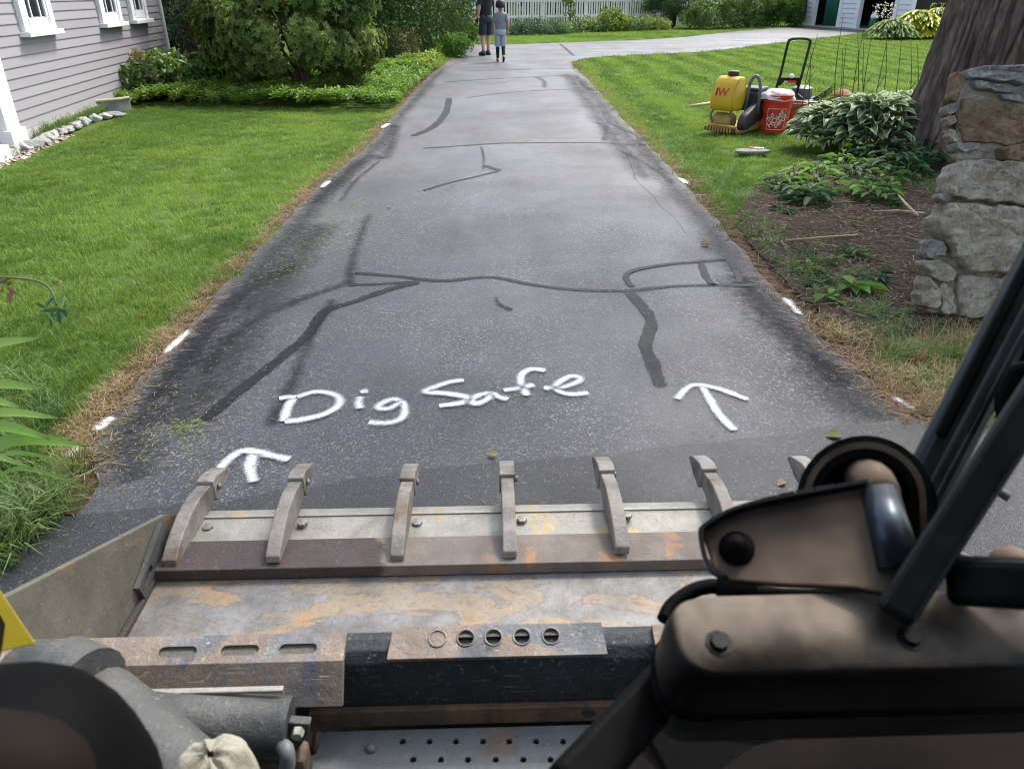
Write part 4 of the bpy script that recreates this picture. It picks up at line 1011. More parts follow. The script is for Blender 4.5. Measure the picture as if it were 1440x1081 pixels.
# hydrangea with faded heads at the house corner
hy = shrub('hydrangea', 'hydrangea with faded tan flower heads at the corner of the grey house', at(206, 138), (.50, .52, .27), .30, 1500, .11, .07, M['midleaf'], 44, None, 'shrub', 1, 5, clumps=40, rc=.2, low=-.5)
P, nr, tone = blob(34, (.62, .64, .40), 45, clumps=34, rc=.02, low=-.1)
for p in P:
    Q = np.repeat(p[None, :], 26, 0) + unit(RNG.normal(size=(26, 3))) * .055
    inst('flower_head', leaf_mesh('flower_head', Q, unit(RNG.normal(size=(26, 3))), unit(Q - p), .05, .045, M['blossom']), hy, (0, 0, .33))
for k, (x, y, lab) in enumerate([(264, 128, 'broad-leaved bright perennial beside the hydrangea'), (320, 126, 'bright yellow-green perennial below the dark trunk'), (238, 128, 'bright leafy perennial at the foot of the corner board'), (292, 124, 'bright perennial between the hydrangea and the dark trunk')]):
    shrub('leafy_perennial', lab, at(x, y), (.42, .4, .26), .25, 700, .13, .075, M['midleaf'] if k % 2 == 0 else M['weed'], 46 + k, None, 'plant', 1, 3, clumps=26, rc=.14, low=-.5)
for k, (x, y, s) in enumerate([(262, 95, 1.0), (300, 98, 1.15), (238, 90, 1.0)]):
    shrub('variegated_shrub', ['pale-edged shrub in shade under the two trunks', 'pale-edged shrub in front of the dark forked trunk', 'pale-edged shrub touching the corner board of the grey house'][k], at(x, y), (.75 * s, .7, .75 * s), .95, 2000, .085, .042, M['greyleaf'], 52 + k, 'pale-edged shrubs behind the hydrangea', 'shrub', 1, 4, clumps=40, rc=.22, low=-.7)
tree('shade_tree', 'slim brown trunk beside the corner of the grey house', at(274, 96), 6.0, .14, (2.2, 2.2, 1.8), 5.0, 3000, .16, .09, M['darkleaf'], 71, 'trees behind the left planting', clumps=60, rc=.6, low=-.6)
tree('shade_tree', 'dark leaning forked trunk behind the rhododendron', at(304, 104), 5.5, .17, (2.2, 2.0, 1.7), 5.0, 3000, .16, .09, M['darkleaf'], 72, 'trees behind the left planting', lean=(.75, .2), clumps=60, rc=.6, low=-.6)
for k, (x, y, z, s) in enumerate([(-8.2, 19.5, 1.7, 1.0), (-6.2, 21.5, 2.2, 1.15), (-9.8, 22.5, 2.6, 1.3), (-4.6, 20.0, 2.0, 1.0)]):
    shrub('dark_shrub', ['deep green shrub hidden behind the slim trunk', 'deep green tall shrub behind the forked trunk', 'deep green mass past the back of the grey house', 'deep green shrub behind the tall rhododendron'][k], (x, y, 0), (1.6 * s, 1.3, 1.8 * s), z, 4600, .16, .085, M['darkleaf'], 80 + k, 'dark shrubs closing the left background', 'shrub', 1, 4, clumps=70, rc=.5, low=-.9)
# ground cover
wt = []
for s in range(3):
    g = np.random.default_rng(s); k = 11
    a = np.arange(k) * 2.4 + s; h = .05 + .10 * (np.arange(k) / k)
    Pp = np.stack([.012 * np.cos(a), .012 * np.sin(a), h], 1); D = np.stack([np.cos(a), np.sin(a), .25 + .5 * np.arange(k) / k], 1)
    me = leaf_mesh('cover_sprig', Pp, D, np.tile([0, 0, 1.], (k, 1)), .07, .034, M['cover'], .25, .2)
    wt.append(bpy.data.objects.new('cover_sprig', me))
A = pts_in(bedL, 190); A = A[offdrive(A, .04) & offwall(A, .05)]
k = len(A)
scatter('ground_cover', np.concatenate([A, (.0 + .10 * np.clip(noise2(A, 1.1) + .4, 0, 1) + .05 * RNG.random(k))[:, None]], 1), RNG.random(k) * 6.28, .65 + .45 * RNG.random(k), RNG.integers(0, 3, k), wt, 'stuff', 'glossy ground cover spreading under the rhododendron', 'ground cover', RNG.normal(size=(k, 2)) * .25)
A = pts_in([(p.x, p.y) for p in poly([(590, 110), (600, 95), (626, 90), (618, 104), (600, 118)])], 60); A = A[offdrive(A, .06)]
P = np.concatenate([A, (.12 + .18 * RNG.random(len(A)))[:, None]], 1); P = np.repeat(P, 8, 0) + RNG.normal(size=(len(P) * 8, 3)) * .05
tag(inst('lime_ground_cover', leaf_mesh('lime_ground_cover', P, unit(RNG.normal(size=P.shape) + [0, 0, .4]), np.tile([0, 0, 1.], (len(P), 1)), .09, .05, M['yellowgreen'])), 'yellow-green end of the ground cover beside the driveway', 'ground cover', None, 'stuff')

# ================================================================== far shrubs by the fence and garage
for k, (x, y, rad, zc, n_, L_, W_, m, lab) in enumerate([
        (755, 49, (1.25, .7, .27), .2, 3400, .10, .03, 'blue_green', 'low spreading blue-green juniper against the picket fence'),
        (728, 50, (.6, .5, .24), .18, 1500, .10, .03, 'blue_green', 'smaller juniper at the left end of the low row by the fence'),
        (790, 48, (.7, .5, .18), .15, 1500, .10, .04, 'midleaf', 'low green clump next to the spreading juniper'),
        (822, 46, (.75, .5, .2), .17, 1500, .11, .05, 'midleaf', 'low clump left of the tall yellow-green shrub'),
        (854, 45, (.75, .5, .45), .36, 2500, .11, .06, 'yellowgreen', 'tall yellow-green shrub in front of the picket fence'),
        (884, 44, (.7, .5, .26), .2, 1500, .11, .05, 'midleaf', 'mid-green clump right of the tall yellow-green shrub'),
        (912, 43, (.9, .5, .2), .17, 1700, .11, .05, 'yellowgreen', 'low yellow-green perennials by the dark pine'),
        (985, 42, (.85, .8, .62), .55, 3000, .11, .05, 'midleaf', 'rounded shrub at the right end of the picket fence'),
        (1018, 41, (1.2, .8, .82), .75, 4200, .12, .06, 'midleaf', 'large loose shrub spilling toward the lawn before the garage'),
        (1052, 39, (1.1, .8, .95), .85, 3800, .20, .035, 'midleaf', 'arching grassy shrub left of the long leaved clump'),
        (1090, 37.5, (1.3, .8, .80), .75, 4200, .34, .04, 'weed', 'clump of long strappy leaves beside the garage corner')]):
    shrub('fence_shrub', lab, at(x, y), rad, zc, n_, L_, W_, M[m], 100 + k, 'shrubs along the far border', 'shrub', 1, 3, clumps=40, rc=.24, low=-.8, lump=.2)
pn = empty('dark_pine', at(946, 40), 0, 'dark bushy pine in front of the right end of the fence', 'tree')
foliage('crown', 9000, (1.25, 1.0, .95), 121, .15, .03, M['darkleaf'], pn, (0, 0, 1.05), clumps=60, rc=.34, low=-.75, lump=.22)
B().tube([(0, 0, -.02), (.05, 0, .8), (0, .1, 2.2)], [.12, .1, .05], 8).done('trunk', M['stem'], pn, True)
for k, (x, y, h) in enumerate([(726, 40, 1.3), (756, 40, 1.25), (800, 44, 1.5), (882, 39, 1.5)]):
    shrub('climber', ['thin climber on the pickets beside the boy', 'second thin climber on the pickets over the juniper', 'leggy twigs in front of the middle of the fence', 'leafy branch hanging over the fence near the pine'][k], at(x, y), (.22 if k < 3 else .7, .2, .55), h * .75, 260, .12, .07, M['midleaf'], 130 + k, None, 'plant', 1, 2, clumps=14, rc=.2, low=-.9)
shrub('fence_shrub', 'dark shrub behind the gap between the pine and the garage shrubs', at(975, 36) + Vector((0, 2, 0)), (2.6, .9, 1.3), 1.6, 4000, .16, .08, M['darkleaf'], 140, 'shrubs along the far border', 'shrub', 1, 3, clumps=50, rc=.4, low=-.8)
def hosta_far(label, loc, r_, h, n_, L, W, mat, seed):
    o = empty('hosta', loc, 0, label, 'plant'); g = np.random.default_rng(seed)
    a = g.random(n_) * 6.28; t = g.random(n_) ** .6; D = np.stack([np.cos(a), np.sin(a), -.25 + .3 * g.random(n_)], 1)
    P = np.stack([np.cos(a) * t * r_ * .8, np.sin(a) * t * r_ * .8, h * (1 - t ** 2 * .8) + .06], 1)
    inst('foliage', leaf_mesh('foliage', P, D, np.tile([0, 0, 1.], (n_, 1)) + D * .5, L * (.7 + .5 * g.random(n_)), W, mat, .35, .12), o)
    B().lathe([(.12, 0), (r_ * .35, h * .7)], seg=8).done('crown_base', M['green_stem'], o)
    return o
pale = leafmat('pale_hosta_leaf', [(0.08, 0.15, 0.04), (0.17, 0.26, 0.08), (0.36, 0.42, 0.18)], .55, .35, .15)
hosta_far('white-edged hosta in front of the garage doorway', at(1252, 56), .95, .62, 620, .28, .12, pale, 1)
hosta_far('lime yellow hosta nearest the white-edged hosta by the garage', at(1286, 55), .95, .88, 620, .34, .19, M['lime'], 2)
hosta_far('lime yellow hosta half hidden by the big tree trunk', at(1316, 54), .95, .95, 620, .34, .19, M['lime'], 3)
for k, (x, y) in enumerate([(1226, 41), (1236, 44), (1246, 47), (1303, 46), (1316, 45)]):
    o = empty('flower_spike', at(x, 50), 0, ['thin hosta flower spike before the dark doorway', 'pale hosta flower spike between the sprayer and the wheel', 'pale hosta flower spike above the white-edged hosta', 'yellowish flower spike above the lime hosta', 'yellowish flower spike beside the big trunk'][k], 'flower', 'hosta flower spikes by the garage')
    h = 1.15; B().tube([(0, 0, 0), (.03, 0, h)], .012, 5).done('stem', M['green_stem'], o)
    Q = np.stack([RNG.normal(size=40) * .05, RNG.normal(size=40) * .05, h * (.55 + .45 * RNG.random(40))], 1)
    inst('blossom', leaf_mesh('blossom', Q, unit(RNG.normal(size=(40, 3))), unit(RNG.normal(size=(40, 3))), .06, .045, M['bag'] if k < 3 else M['lime']), o)

# ================================================================== big tree and stone pillar
TB = at(1300, 238) + Vector((.62, .30, 0))
bt = empty('big_tree', TB, 0, 'massive brown trunk with furrowed bark behind the stone pillar', 'tree')
na, nh, TH = 340, 210, 5.2
V = []; Fc = []
for j in range(nh):
    z = -.05 + TH * (j / (nh - 1)) ** 1.25
    rb = .53 + .20 * math.exp(-z * 2.1) + .06 * math.exp(-z * .5) - .012 * z
    for i in range(na):
        a = 2 * math.pi * i / na; c, s = math.cos(a), math.sin(a)
        rr = rb * (1 + .10 * math.exp(-z * 1.7) * math.sin(a * 5 + .8) + .03 * math.sin(a * 3 + z * .4))
        q = Vector((c * 2.1, s * 2.1, z * .55)); w = mnoise.noise(q * 2.0) * .35
        ridge = abs(mnoise.noise(Vector((c * 7.5 + w, s * 7.5 + w, z * 1.1)))) * 2.0
        ridge2 = abs(mnoise.noise(Vector((c * 16 + w, s * 16, z * 3.0))))
        rr += -.055 * (1 - min(1, ridge * 1.9)) + .03 * min(ridge, .8) - .02 * (1 - min(1, ridge2 * 3))  + .012 * mnoise.noise(Vector((c * 5, s * 5, z * 9)))
        V.append((c * rr + .02 * z, s * rr, z))
for j in range(nh - 1):
    for i in range(na): Fc.append((j * na + i, j * na + (i + 1) % na, (j + 1) * na + (i + 1) % na, (j + 1) * na + i))
Fc.append(tuple((nh - 1) * na + i for i in range(na)))
raw('trunk', V, Fc, M['bark'], bt, True)
for k in range(6):
    a = k * 1.05 + .3; e = Vector((math.cos(a) * 2.6, math.sin(a) * 2.6, 7.4 + .5 * (k % 3)))
    B().tube(spline([Vector((0.1, 0, 4.6)), Vector((math.cos(a) * 1.0, math.sin(a) * 1.0, 6.0)), e], 5), [.30 * (1 - .075 * i) for i in range(11)], 8).done('limb', M['bark'], bt, True)
foliage('crown', 3000, (3.6, 3.6, 2.3), 150, .24, .15, M['midleaf'], bt, (.3, 0, 8.0), clumps=90, rc=.75, low=-.9, inner=.4)

# pillar: the face leans back a little; each stone is its own piece
pY, pLean = 3.56, .34
pn_ = Vector((-.10, -1.0, pLean)).normalized(); p0_ = Vector((2.25, pY, 0))
pil_o = empty('stone_pillar', at(1300, 432), 0, 'rough fieldstone pillar with grey and brown stones beside the mulch bed', 'pillar')
def stone(pl, mat, dep=.05, seed=0, rough=1.0, name='stone'):
    pts = [atP(x, y, p0_, pn_) for x, y in pl]
    pts = rounded(pts, .018, 3)
    per = []; m = len(pts)
    tot = sum((pts[(i + 1) % m] - pts[i]).length for i in range(m)); K = max(36, int(tot / .015))
    acc = 0; i = 0; nxt = 0
    for k in range(K):
        tgt = tot * k / K
        while acc + (pts[(i + 1) % m] - pts[i]).length < tgt: acc += (pts[(i + 1) % m] - pts[i]).length; i += 1
        sgm = (pts[(i + 1) % m] - pts[i]); per.append(pts[i] + sgm * ((tgt - acc) / max(sgm.length, 1e-6)))
    c = sum(per, Vector()) / K
    rings = [(1.0, -.6), (1.0, .1), (.996, .5), (.985, .82), (.965, .95), (.93, .985), (.86, 1.0), (.75, 1.0), (.67, 1.0), (.58, 1.0), (.49, 1.0), (.4, 1.0), (.3, 1.0), (.2, 1.0), (.1, 1.0)]
    V = []; Fc = []
    off = Vector((seed * 7.3, seed * 1.7, 0))
    for s, h in rings:
        for p in per:
            q = c + (p - c) * s
            nz = mnoise.noise(q * 5 + off) * .6 + (.5 - abs(mnoise.noise(q * 11 + off))) * .45 + mnoise.noise(q * 24 + off) * .34 + mnoise.noise(q * 55 + off) * .22
            V.append(q + pn_ * (dep * h + rough * .040 * nz * (0.5 if h < .5 else 1)) + (p - c).normalized() * .024 * rough * (mnoise.noise(q * 12 + off) + .6 * mnoise.noise(q * 40 + off)) * (s > .7))
    V.append(c + pn_ * dep)
    n_ = len(rings)
    for j in range(n_ - 1):
        for k in range(K): Fc.append((j * K + k, j * K + (k + 1) % K, (j + 1) * K + (k + 1) % K, (j + 1) * K + k))
    for k in range(K): Fc.append(((n_ - 1) * K + k, (n_ - 1) * K + (k + 1) % K, n_ * K))
    V = [v - pil_o.location for v in V]
    o = raw(name, V, Fc, mat, pil_o, True); o.data.set_sharp_from_angle(angle=R(50)); return o
sg, sb_, ss = M['stone'], M['stone_brown'], M['stone_slate']
for k, (pl, m, d) in enumerate([
    ([(1346, 101), (1400, 97), (1520, 95), (1520, 124), (1430, 124), (1385, 118), (1350, 113)], ss, .07),
    ([(1352, 116), (1382, 120), (1430, 127), (1428, 136), (1390, 134), (1358, 128)], ss, .06),
    ([(1395, 137), (1440, 131), (1520, 128), (1520, 152), (1440, 150), (1410, 146)], ss, .05),
    ([(1336, 104), (1346, 104), (1349, 116), (1342, 146), (1330, 146)], sb_, .04),
    ([(1329, 150), (1342, 149), (1343, 158), (1328, 162)], ss, .05), ([(1326, 165), (1341, 161), (1340, 176), (1328, 178)], sg, .04),
    ([(1347, 141), (1395, 144), (1440, 153), (1520, 155), (1520, 204), (1440, 205), (1345, 201), (1340, 178)], sb_, .05),
    ([(1328, 181), (1338, 180), (1342, 200), (1328, 202)], sg, .04),
    ([(1334, 204), (1368, 204), (1372, 212), (1350, 217), (1336, 213)], ss, .06), ([(1340, 216), (1366, 213), (1384, 210), (1386, 222), (1364, 226), (1342, 226)], sg, .04),
    ([(1386, 212), (1412, 207), (1520, 207), (1520, 230), (1440, 232), (1400, 229)], sb_, .09),
    ([(1322, 262), (1334, 232), (1366, 227), (1398, 231), (1440, 236), (1520, 236), (1520, 293), (1440, 291), (1400, 285), (1350, 284), (1323, 278)], sg, .10),
    ([(1320, 268), (1332, 280), (1322, 286), (1314, 279)], ss, .05),
    ([(1306, 311), (1326, 287), (1360, 288), (1440, 297), (1520, 299), (1520, 366), (1440, 372), (1400, 386), (1346, 380), (1332, 362), (1326, 338), (1309, 322)], sg, .11),
    ([(1297, 341), (1311, 338), (1324, 350), (1322, 362), (1299, 364)], ss, .07),
    ([(1292, 368), (1320, 365), (1334, 382), (1329, 396), (1311, 391), (1294, 380)], sg, .07),
    ([(1290, 384), (1310, 394), (1314, 428), (1300, 436), (1286, 431)], sg, .07),
    ([(1316, 396), (1333, 399), (1337, 438), (1317, 440)], sg, .05),
    ([(1337, 384), (1392, 390), (1440, 380), (1520, 374), (1520, 442), (1440, 446), (1342, 444)], sg, .06)]):
    stone(pl, m, d, k + 1)
cor = []
core_px = [(1346, 108), (1520, 102), (1520, 455), (1300, 438), (1306, 372), (1334, 352), (1322, 314), (1340, 250), (1341, 200), (1340, 150)]
fr = [atP(x, y, p0_, pn_) - pil_o.location + pn_ * .030 for x, y in core_px]
B().prism(fr, (.46, .52, .0)).done('mortar_core', M['mortar'], pil_o)
# sticks on the bed
st = B().tube([at(1290, 303, .05), at(1274, 287, .08), at(1258, 268, .10)], [.012, .009, .005], 6)
st.tube([at(1300, 300, .03), at(1262, 296, .04), at(1228, 297, .05)], [.008, .006, .004], 5).tube([at(1262, 271, .09), at(1240, 276, .06), at(1220, 283, .03)], [.006, .005, .003], 5)
tag(st.done('dead_branch', M['wood'], None, True), 'bleached forked twig lying on the mulch by the pillar', 'branch')
tag(B().tube(spline([at(1105, 338, .03), at(1150, 334, .05), at(1205, 330, .03)], 4), .006, 5).done('dead_branch', M['wood'], None, True), 'straight bleached stalk lying across the mulch bed', 'branch')

# ================================================================== hosta with leaves of its own
def hosta_leaf_mesh(L, W, curl, seed):
    v = []; f = []; uv = []; nl, nw = 9, 7
    for i in range(nl):
        t = i / (nl - 1); w = W * (math.sin(math.pi * min(1, t * 1.02) ** .72) ** .8 if 0 < t < 1 else .02)
        x = L * t * math.cos(curl * t * .7); z = .30 * L * math.sin(t * 1.5) - L * curl * .55 * t * t
        for j in range(nw):
            s = j / (nw - 1) * 2 - 1
            v.append((x, s * w / 2, z + abs(s) ** 1.5 * w * .22 + .006 * math.sin(t * 15 + s * 3 + seed)))
            uv.append((j / (nw - 1), t))
    for i in range(nl - 1):
        for j in range(nw - 1): a = i * nw + j; f.append((a, a + 1, a + nw + 1, a + nw))
    me = bpy.data.meshes.new('leaf'); me.from_pydata(v, [], f); ul = me.uv_layers.new()
    for l in me.loops: ul.data[l.index].uv = uv[l.vertex_index]
    me.materials.append(M['hosta']); me.shade_smooth(); return me
hl = [hosta_leaf_mesh(.28, .115, .6, 0), hosta_leaf_mesh(.25, .105, .75, 2), hosta_leaf_mesh(.22, .10, .4, 4), hosta_leaf_mesh(.30, .115, .8, 6)]
for k, (x, y, rr, hh, n_, lab) in enumerate([
        (1184, 220, .45, .36, 165, 'variegated hosta with cream-edged leaves right beside the red bucket'),
        (1234, 228, .54, .48, 210, 'variegated hosta with cream-edged leaves in the middle of the clump'),
        (1282, 216, .46, .46, 140, 'variegated hosta with cream-edged leaves against the big trunk')]):
    o = empty('hosta', at(x, y) + Vector((0, .32, 0)), 0, lab, 'plant')
    for q in range(n_):
        t = (q + .5) / n_; a = q * 2.39996; r = rr * (t ** .55) * .82
        z = hh * (1 - .72 * t ** 1.6) + random.uniform(-.03, .03)
        inst('leaf', hl[q % 4], o, (r * math.cos(a) * .85, r * math.sin(a) * .85, z), (random.uniform(-.3, .3), -.42 + .38 * t + random.uniform(-.2, .2), a + random.uniform(-.3, .3)), (1, 1, 1) if q > 9 else (.8, .8, .8))
    b = B()
    for q in range(14):
        a = q * 2.4; b.tube([(.03 * math.cos(a), .03 * math.sin(a), -.01), (rr * .4 * math.cos(a), rr * .4 * math.sin(a), hh * .6)], [.012, .007], 5)
    b.done('stalks', M['green_stem'], o)
# bare upright stalks and weeds behind the hosta
for k, (x0, y0, x1, y1) in enumerate([(1142, 128, 1150, 48), (1150, 132, 1141, 60), (1192, 120, 1186, 20), (1212, 122, 1215, 40), (1218, 118, 1206, 42), (1228, 118, 1226, 50), (1236, 120, 1248, 55), (1250, 118, 1247, 58), (1270, 120, 1268, 55), (1292, 122, 1281, 55), (1300, 120, 1290, 62), (1205, 120, 1190, 60), (1240, 122, 1215, 55), (1180, 125, 1185, 70)]):
    p = at(x0, y0 + 78) + Vector((0, .35, 0)); Yq = p.y
    a_, e_ = p, atY(x1, y1, Yq + .1)
    o = empty('bare_stalk', p, 0, 'thin dark bare stalk standing up behind the cream-edged hostas', 'plant', 'bare stalks behind the hostas')
    mid = (a_ + e_) / 2 + Vector((random.uniform(-.06, .06), 0, 0))
    B().tube([q - p for q in spline([a_, mid, e_], 5)], [.0075 - .0005 * i for i in range(11)], 5).done('stem', M['stem'], o, True)
    if k % 3 == 0: B().tube([mid - p, mid - p + Vector((.08, 0, .18))], [.005, .003], 4).done('twig', M['green_stem'], o)
def weed(label, loc, n_, L, W, mat, up=.5, seed=0, h=.12, group=None, sp=.10):
    o = empty('weed', loc, 0, label, 'weed', group); g = np.random.default_rng(seed)
    a = g.random(n_) * 6.28; q = g.random(n_)
    P = np.stack([np.cos(a) * sp * q, np.sin(a) * sp * q, h * (.3 + .8 * g.random(n_))], 1)
    D = np.stack([np.cos(a), np.sin(a), up * (g.random(n_) - .2)], 1)
    inst('foliage', leaf_mesh('foliage', P, D, np.tile([0, 0, 1.], (n_, 1)), L * (.7 + .6 * g.random(n_)), W, mat, .3, .18), o)
    b = B()
    for i in range(min(n_, 9)): b.tube([(0, 0, -.01), tuple(P[i])], .004, 4)
    b.done('stems', M['green_stem'], o); return o
wl_ = [(1215, 232, 26, .13, .062, 'weed_dark', .22, .16, 'dark broad-leaved weed at the foot of the middle hosta'), (1256, 246, 60, .12, .05, 'weed_dark', .20, .30, 'spreading dark weed left of the trunk base'),
       (1300, 242, 60, .13, .06, 'weed_dark', .24, .26, 'dark weed patch growing against the trunk base'), (1150, 258, 30, .12, .055, 'weed', .16, .15, 'bright green weed on the mulch below the hostas'),
       (1118, 252, 22, .09, .045, 'weed', .12, .12, 'small bright weed near the flat grey stone'), (1140, 290, 18, .15, .06, 'weed_dark', .12, .08, 'drooping dark-leaved weed in the mulch bed'),
       (1212, 280, 10, .16, .07, 'weed', .13, .06, 'low rosette of long yellow-green leaves by the twig'), (1098, 300, 12, .11, .03, 'weed_dark', .05, .05, 'narrow-leaved rosette near the needles'),
       (1165, 405, 18, .06, .022, 'weed_dark', .06, .05, 'tiny blue-green tuft in the lower mulch'), (1196, 410, 7, .14, .07, 'weed', .05, .04, 'single broad green leaf weed in the lower mulch'),
       (1228, 400, 16, .08, .03, 'weed_dark', .08, .06, 'small dark tuft near the dry grass'), (1160, 428, 9, .07, .04, 'weed', .06, .05, 'pale green seedling beside the white dash'),
       (1182, 240, 24, .1, .05, 'weed', .14, .2, 'light green weed cluster under the hosta leaves'), (1240, 290, 16, .08, .035, 'weed_dark', .07, .12, 'low dark weed beside the bleached twig')]
for k, (x, y, n_, L, W, m, h, sp, lab) in enumerate(wl_):
    weed(lab, at(x, y), n_, L, W, M[m], .5, k, h, None, sp)
for k in range(16):
    x_, y_ = random.uniform(1088, 1290), random.uniform(238, 292)
    weed('low leafy weed among the grass at the upper edge of the mulch bed', at(x_, y_), 20, .10, .045, M['weed' if k % 3 else 'weed_dark'], .5, 200 + k, .12, 'low weeds along the top of the mulch bed', .14)
for k in range(7):
    x_, y_ = random.uniform(1130, 1210), random.uniform(345, 405)
    weed('tiny green weed near the needles on the mulch bed', at(x_, y_), 12, .06, .022, M['weed' if k % 2 else 'weed_dark'], .8, 230 + k, .06, 'tiny weeds on the lower mulch', .07)
weed('feathery green sapling behind the terracotta pot', at(1163, 178) + Vector((0, .2, 0)), 160, .07, .010, M['weed'], 1.2, 44, .42, None, .12)

# ================================================================== sword leaves at the left
ir = empty('iris_plant', at(-40, 640), 0, 'clump of broad bright sword-shaped leaves beside the driveway', 'plant')
def sword(pts, w):
    c = spline([Vector(p) - ir.location for p in pts], 6); m = len(c); V = []; Fc = []
    for i, p in enumerate(c):
        t = i / (m - 1); d = (c[min(i + 1, m - 1)] - c[max(i - 1, 0)]).normalized(); s = d.cross(Vector((.1, -.6, .75))).normalized()
        ww = w * (1 - t ** 3) * (.75 + .5 * t * (1 - t)) * .5 + .0008
        V += [p - s * ww + Vector((0, 0, .006)), p, p + s * ww + Vector((0, 0, .006))]
    for i in range(m - 1): a = i * 3; Fc += [(a, a + 1, a + 4, a + 3), (a + 1, a + 2, a + 5, a + 4)]
    return raw('leaf', V, Fc, M['iris'], ir, True)
for (tx, ty, tz, w, bx, by) in [(62, 549, .32, .06, -60, 600), (82, 590, .27, .05, -60, 640), (70, 618, .24, .06, -50, 650), (120, 628, .18, .065, -50, 680), (55, 478, .42, .07, -60, 560), (30, 575, .33, .045, -40, 620), (130, 690, .08, .018, -30, 700), (105, 655, .12, .02, -40, 690), (45, 660, .22, .03, -60, 690)]:
    b0 = at(bx, by, -.01); tp = at(tx, ty, tz); sword([b0, b0.lerp(tp, .45) + Vector((0, 0, .10)), tp], w)
bw = empty('arching_stem', at(-60, 470), 0, 'thin arching stem with drooping leaves over the left lawn', 'plant')
cpath = spline([at(-60, 470), atY(-20, 398, 3.55), atY(30, 392, 3.5), atY(66, 402, 3.45), atY(80, 430, 3.4)], 6)
B().tube([p - bw.location for p in cpath], .006, 5).done('stem', M['green_stem'], bw, True)
Q = np.array([list(cpath[-1] - bw.location + Vector((random.uniform(-.07, .04), random.uniform(-.05, .05), random.uniform(-.03, .02)))) for _ in range(10)])
inst('foliage', leaf_mesh('foliage', Q, unit(RNG.normal(size=(10, 3)) + [0, 0, -.6]), unit(RNG.normal(size=(10, 3))), .09, .03, M['weed_dark']), bw)
Q = np.array([list(atY(4, 405, 3.5) - bw.location + Vector((random.uniform(-.05, .03), 0, random.uniform(-.05, .03)))) for _ in range(8)])
inst('dry_leaf', leaf_mesh('dry_leaf', Q, unit(RNG.normal(size=(8, 3))), unit(RNG.normal(size=(8, 3))), .06, .03, M['needles']), bw)

# ================================================================== lettering helper
def text_mesh(s, size, depth=.0015, bold=True):
    cu = bpy.data.curves.new('t', 'FONT'); cu.body = s; cu.size = size; cu.extrude = depth; cu.align_x = 'CENTER'; cu.align_y = 'CENTER'
    if bold: cu.offset = size * .022
    o = bpy.data.objects.new('t', cu); COL.objects.link(o)
    dg = bpy.context.evaluated_depsgraph_get(); me = bpy.data.meshes.new_from_object(o.evaluated_get(dg))
    bpy.data.objects.remove(o); return me

# ================================================================== red bucket with a plastic bag
bk = at(1092, 188); bk.y += .14
bo = empty('red_bucket', bk, 0, 'red-orange plastic bucket with white block lettering beside the compactor', 'bucket')
BR, BH = .172, .43
bo.rotation_euler = (0, 0, math.atan2(-bk.x, bk.y))
bu = B().lathe([(.001, 0), (BR * .86, 0), (BR * .88, .012), (BR * .97, BH * .80), (BR * 1.05, BH * .81), (BR * 1.05, BH * .84), (BR * 1.0, BH * .845), (BR * 1.01, BH * .90), (BR * 1.07, BH * .905), (BR * 1.07, BH * .935), (BR * 1.01, BH * .94), (BR * 1.02, BH * .985), (BR * 1.07, BH), (BR * .98, BH), (BR * .95, BH * .9), (BR * .80, .03), (.001, .02)], seg=44)
bod = bu.done('body', M['red'], bo, 'auto')
def wrap(me, zc, tilt=0.0, ang=0.0, gap=.0015):
    for v in me.vertices:
        x, y = v.co.x, v.co.y; c, s = math.cos(tilt), math.sin(tilt); x, y = x * c - y * s, x * s + y * c
        z = zc + y; r = BR * (.88 + .09 * max(0, z) / (BH * .8)) + gap + v.co.z; a = ang + x / BR - math.pi / 2
        v.co = (r * math.cos(a), r * math.sin(a), z)
zc, an = .162, .10
def boxline(x0, y0, x1, y1, w=.006, n_=24):
    V = []; Fc = []
    d = Vector((x1 - x0, y1 - y0, 0)).normalized(); s = Vector((-d.y, d.x, 0)) * w / 2
    for i in range(n_ + 1):
        p = Vector((x0, y0, 0)).lerp(Vector((x1, y1, 0)), i / n_); V += [p - s, p + s]
    for i in range(n_): Fc.append((i * 2, i * 2 + 1, i * 2 + 3, i * 2 + 2))
    me = bpy.data.meshes.new('border'); me.from_pydata(V, [], Fc); me.materials.append(M['letter_white']); wrap(me, zc, 0, an, .0018); return me
q = .118
for a_ in [(-q, -q, q, -q), (q, -q, q, q), (q, q, -q, q), (-q, q, -q, -q)]: inst('printed_border', boxline(*a_), bo)
for s_, sz, off in [('THE', .062, .062), ('HOME', .088, .0), ('DEPOT', .062, -.062)]:
    me = text_mesh(s_, sz, 0.0005); me.materials.clear(); me.materials.append(M['letter_white'])
    if s_ == 'THE': me.transform(Matrix.Translation((-.045, off, 0)))
    elif s_ == 'DEPOT': me.transform(Matrix.Translation((.035, off, 0)))
    bmz = bmesh.new(); bmz.from_mesh(me); bmesh.ops.subdivide_edges(bmz, edges=[e for e in bmz.edges if e.calc_length() > .02], cuts=2); bmz.to_mesh(me); bmz.free()
    wrap(me, zc, R(42), an, .002); inst('lettering', me, bo)
hd = B().tube([(BR * 1.07 * math.cos(t), BR * 1.07 * math.sin(t) - .0, BH * .86 - .17 * math.sin((t - math.pi) if t > math.pi else t)) for t in [math.pi + k * math.pi / 20 for k in range(21)]], .0035, 6)
hd.done('wire_handle', M['machine_grey'], bo, True)
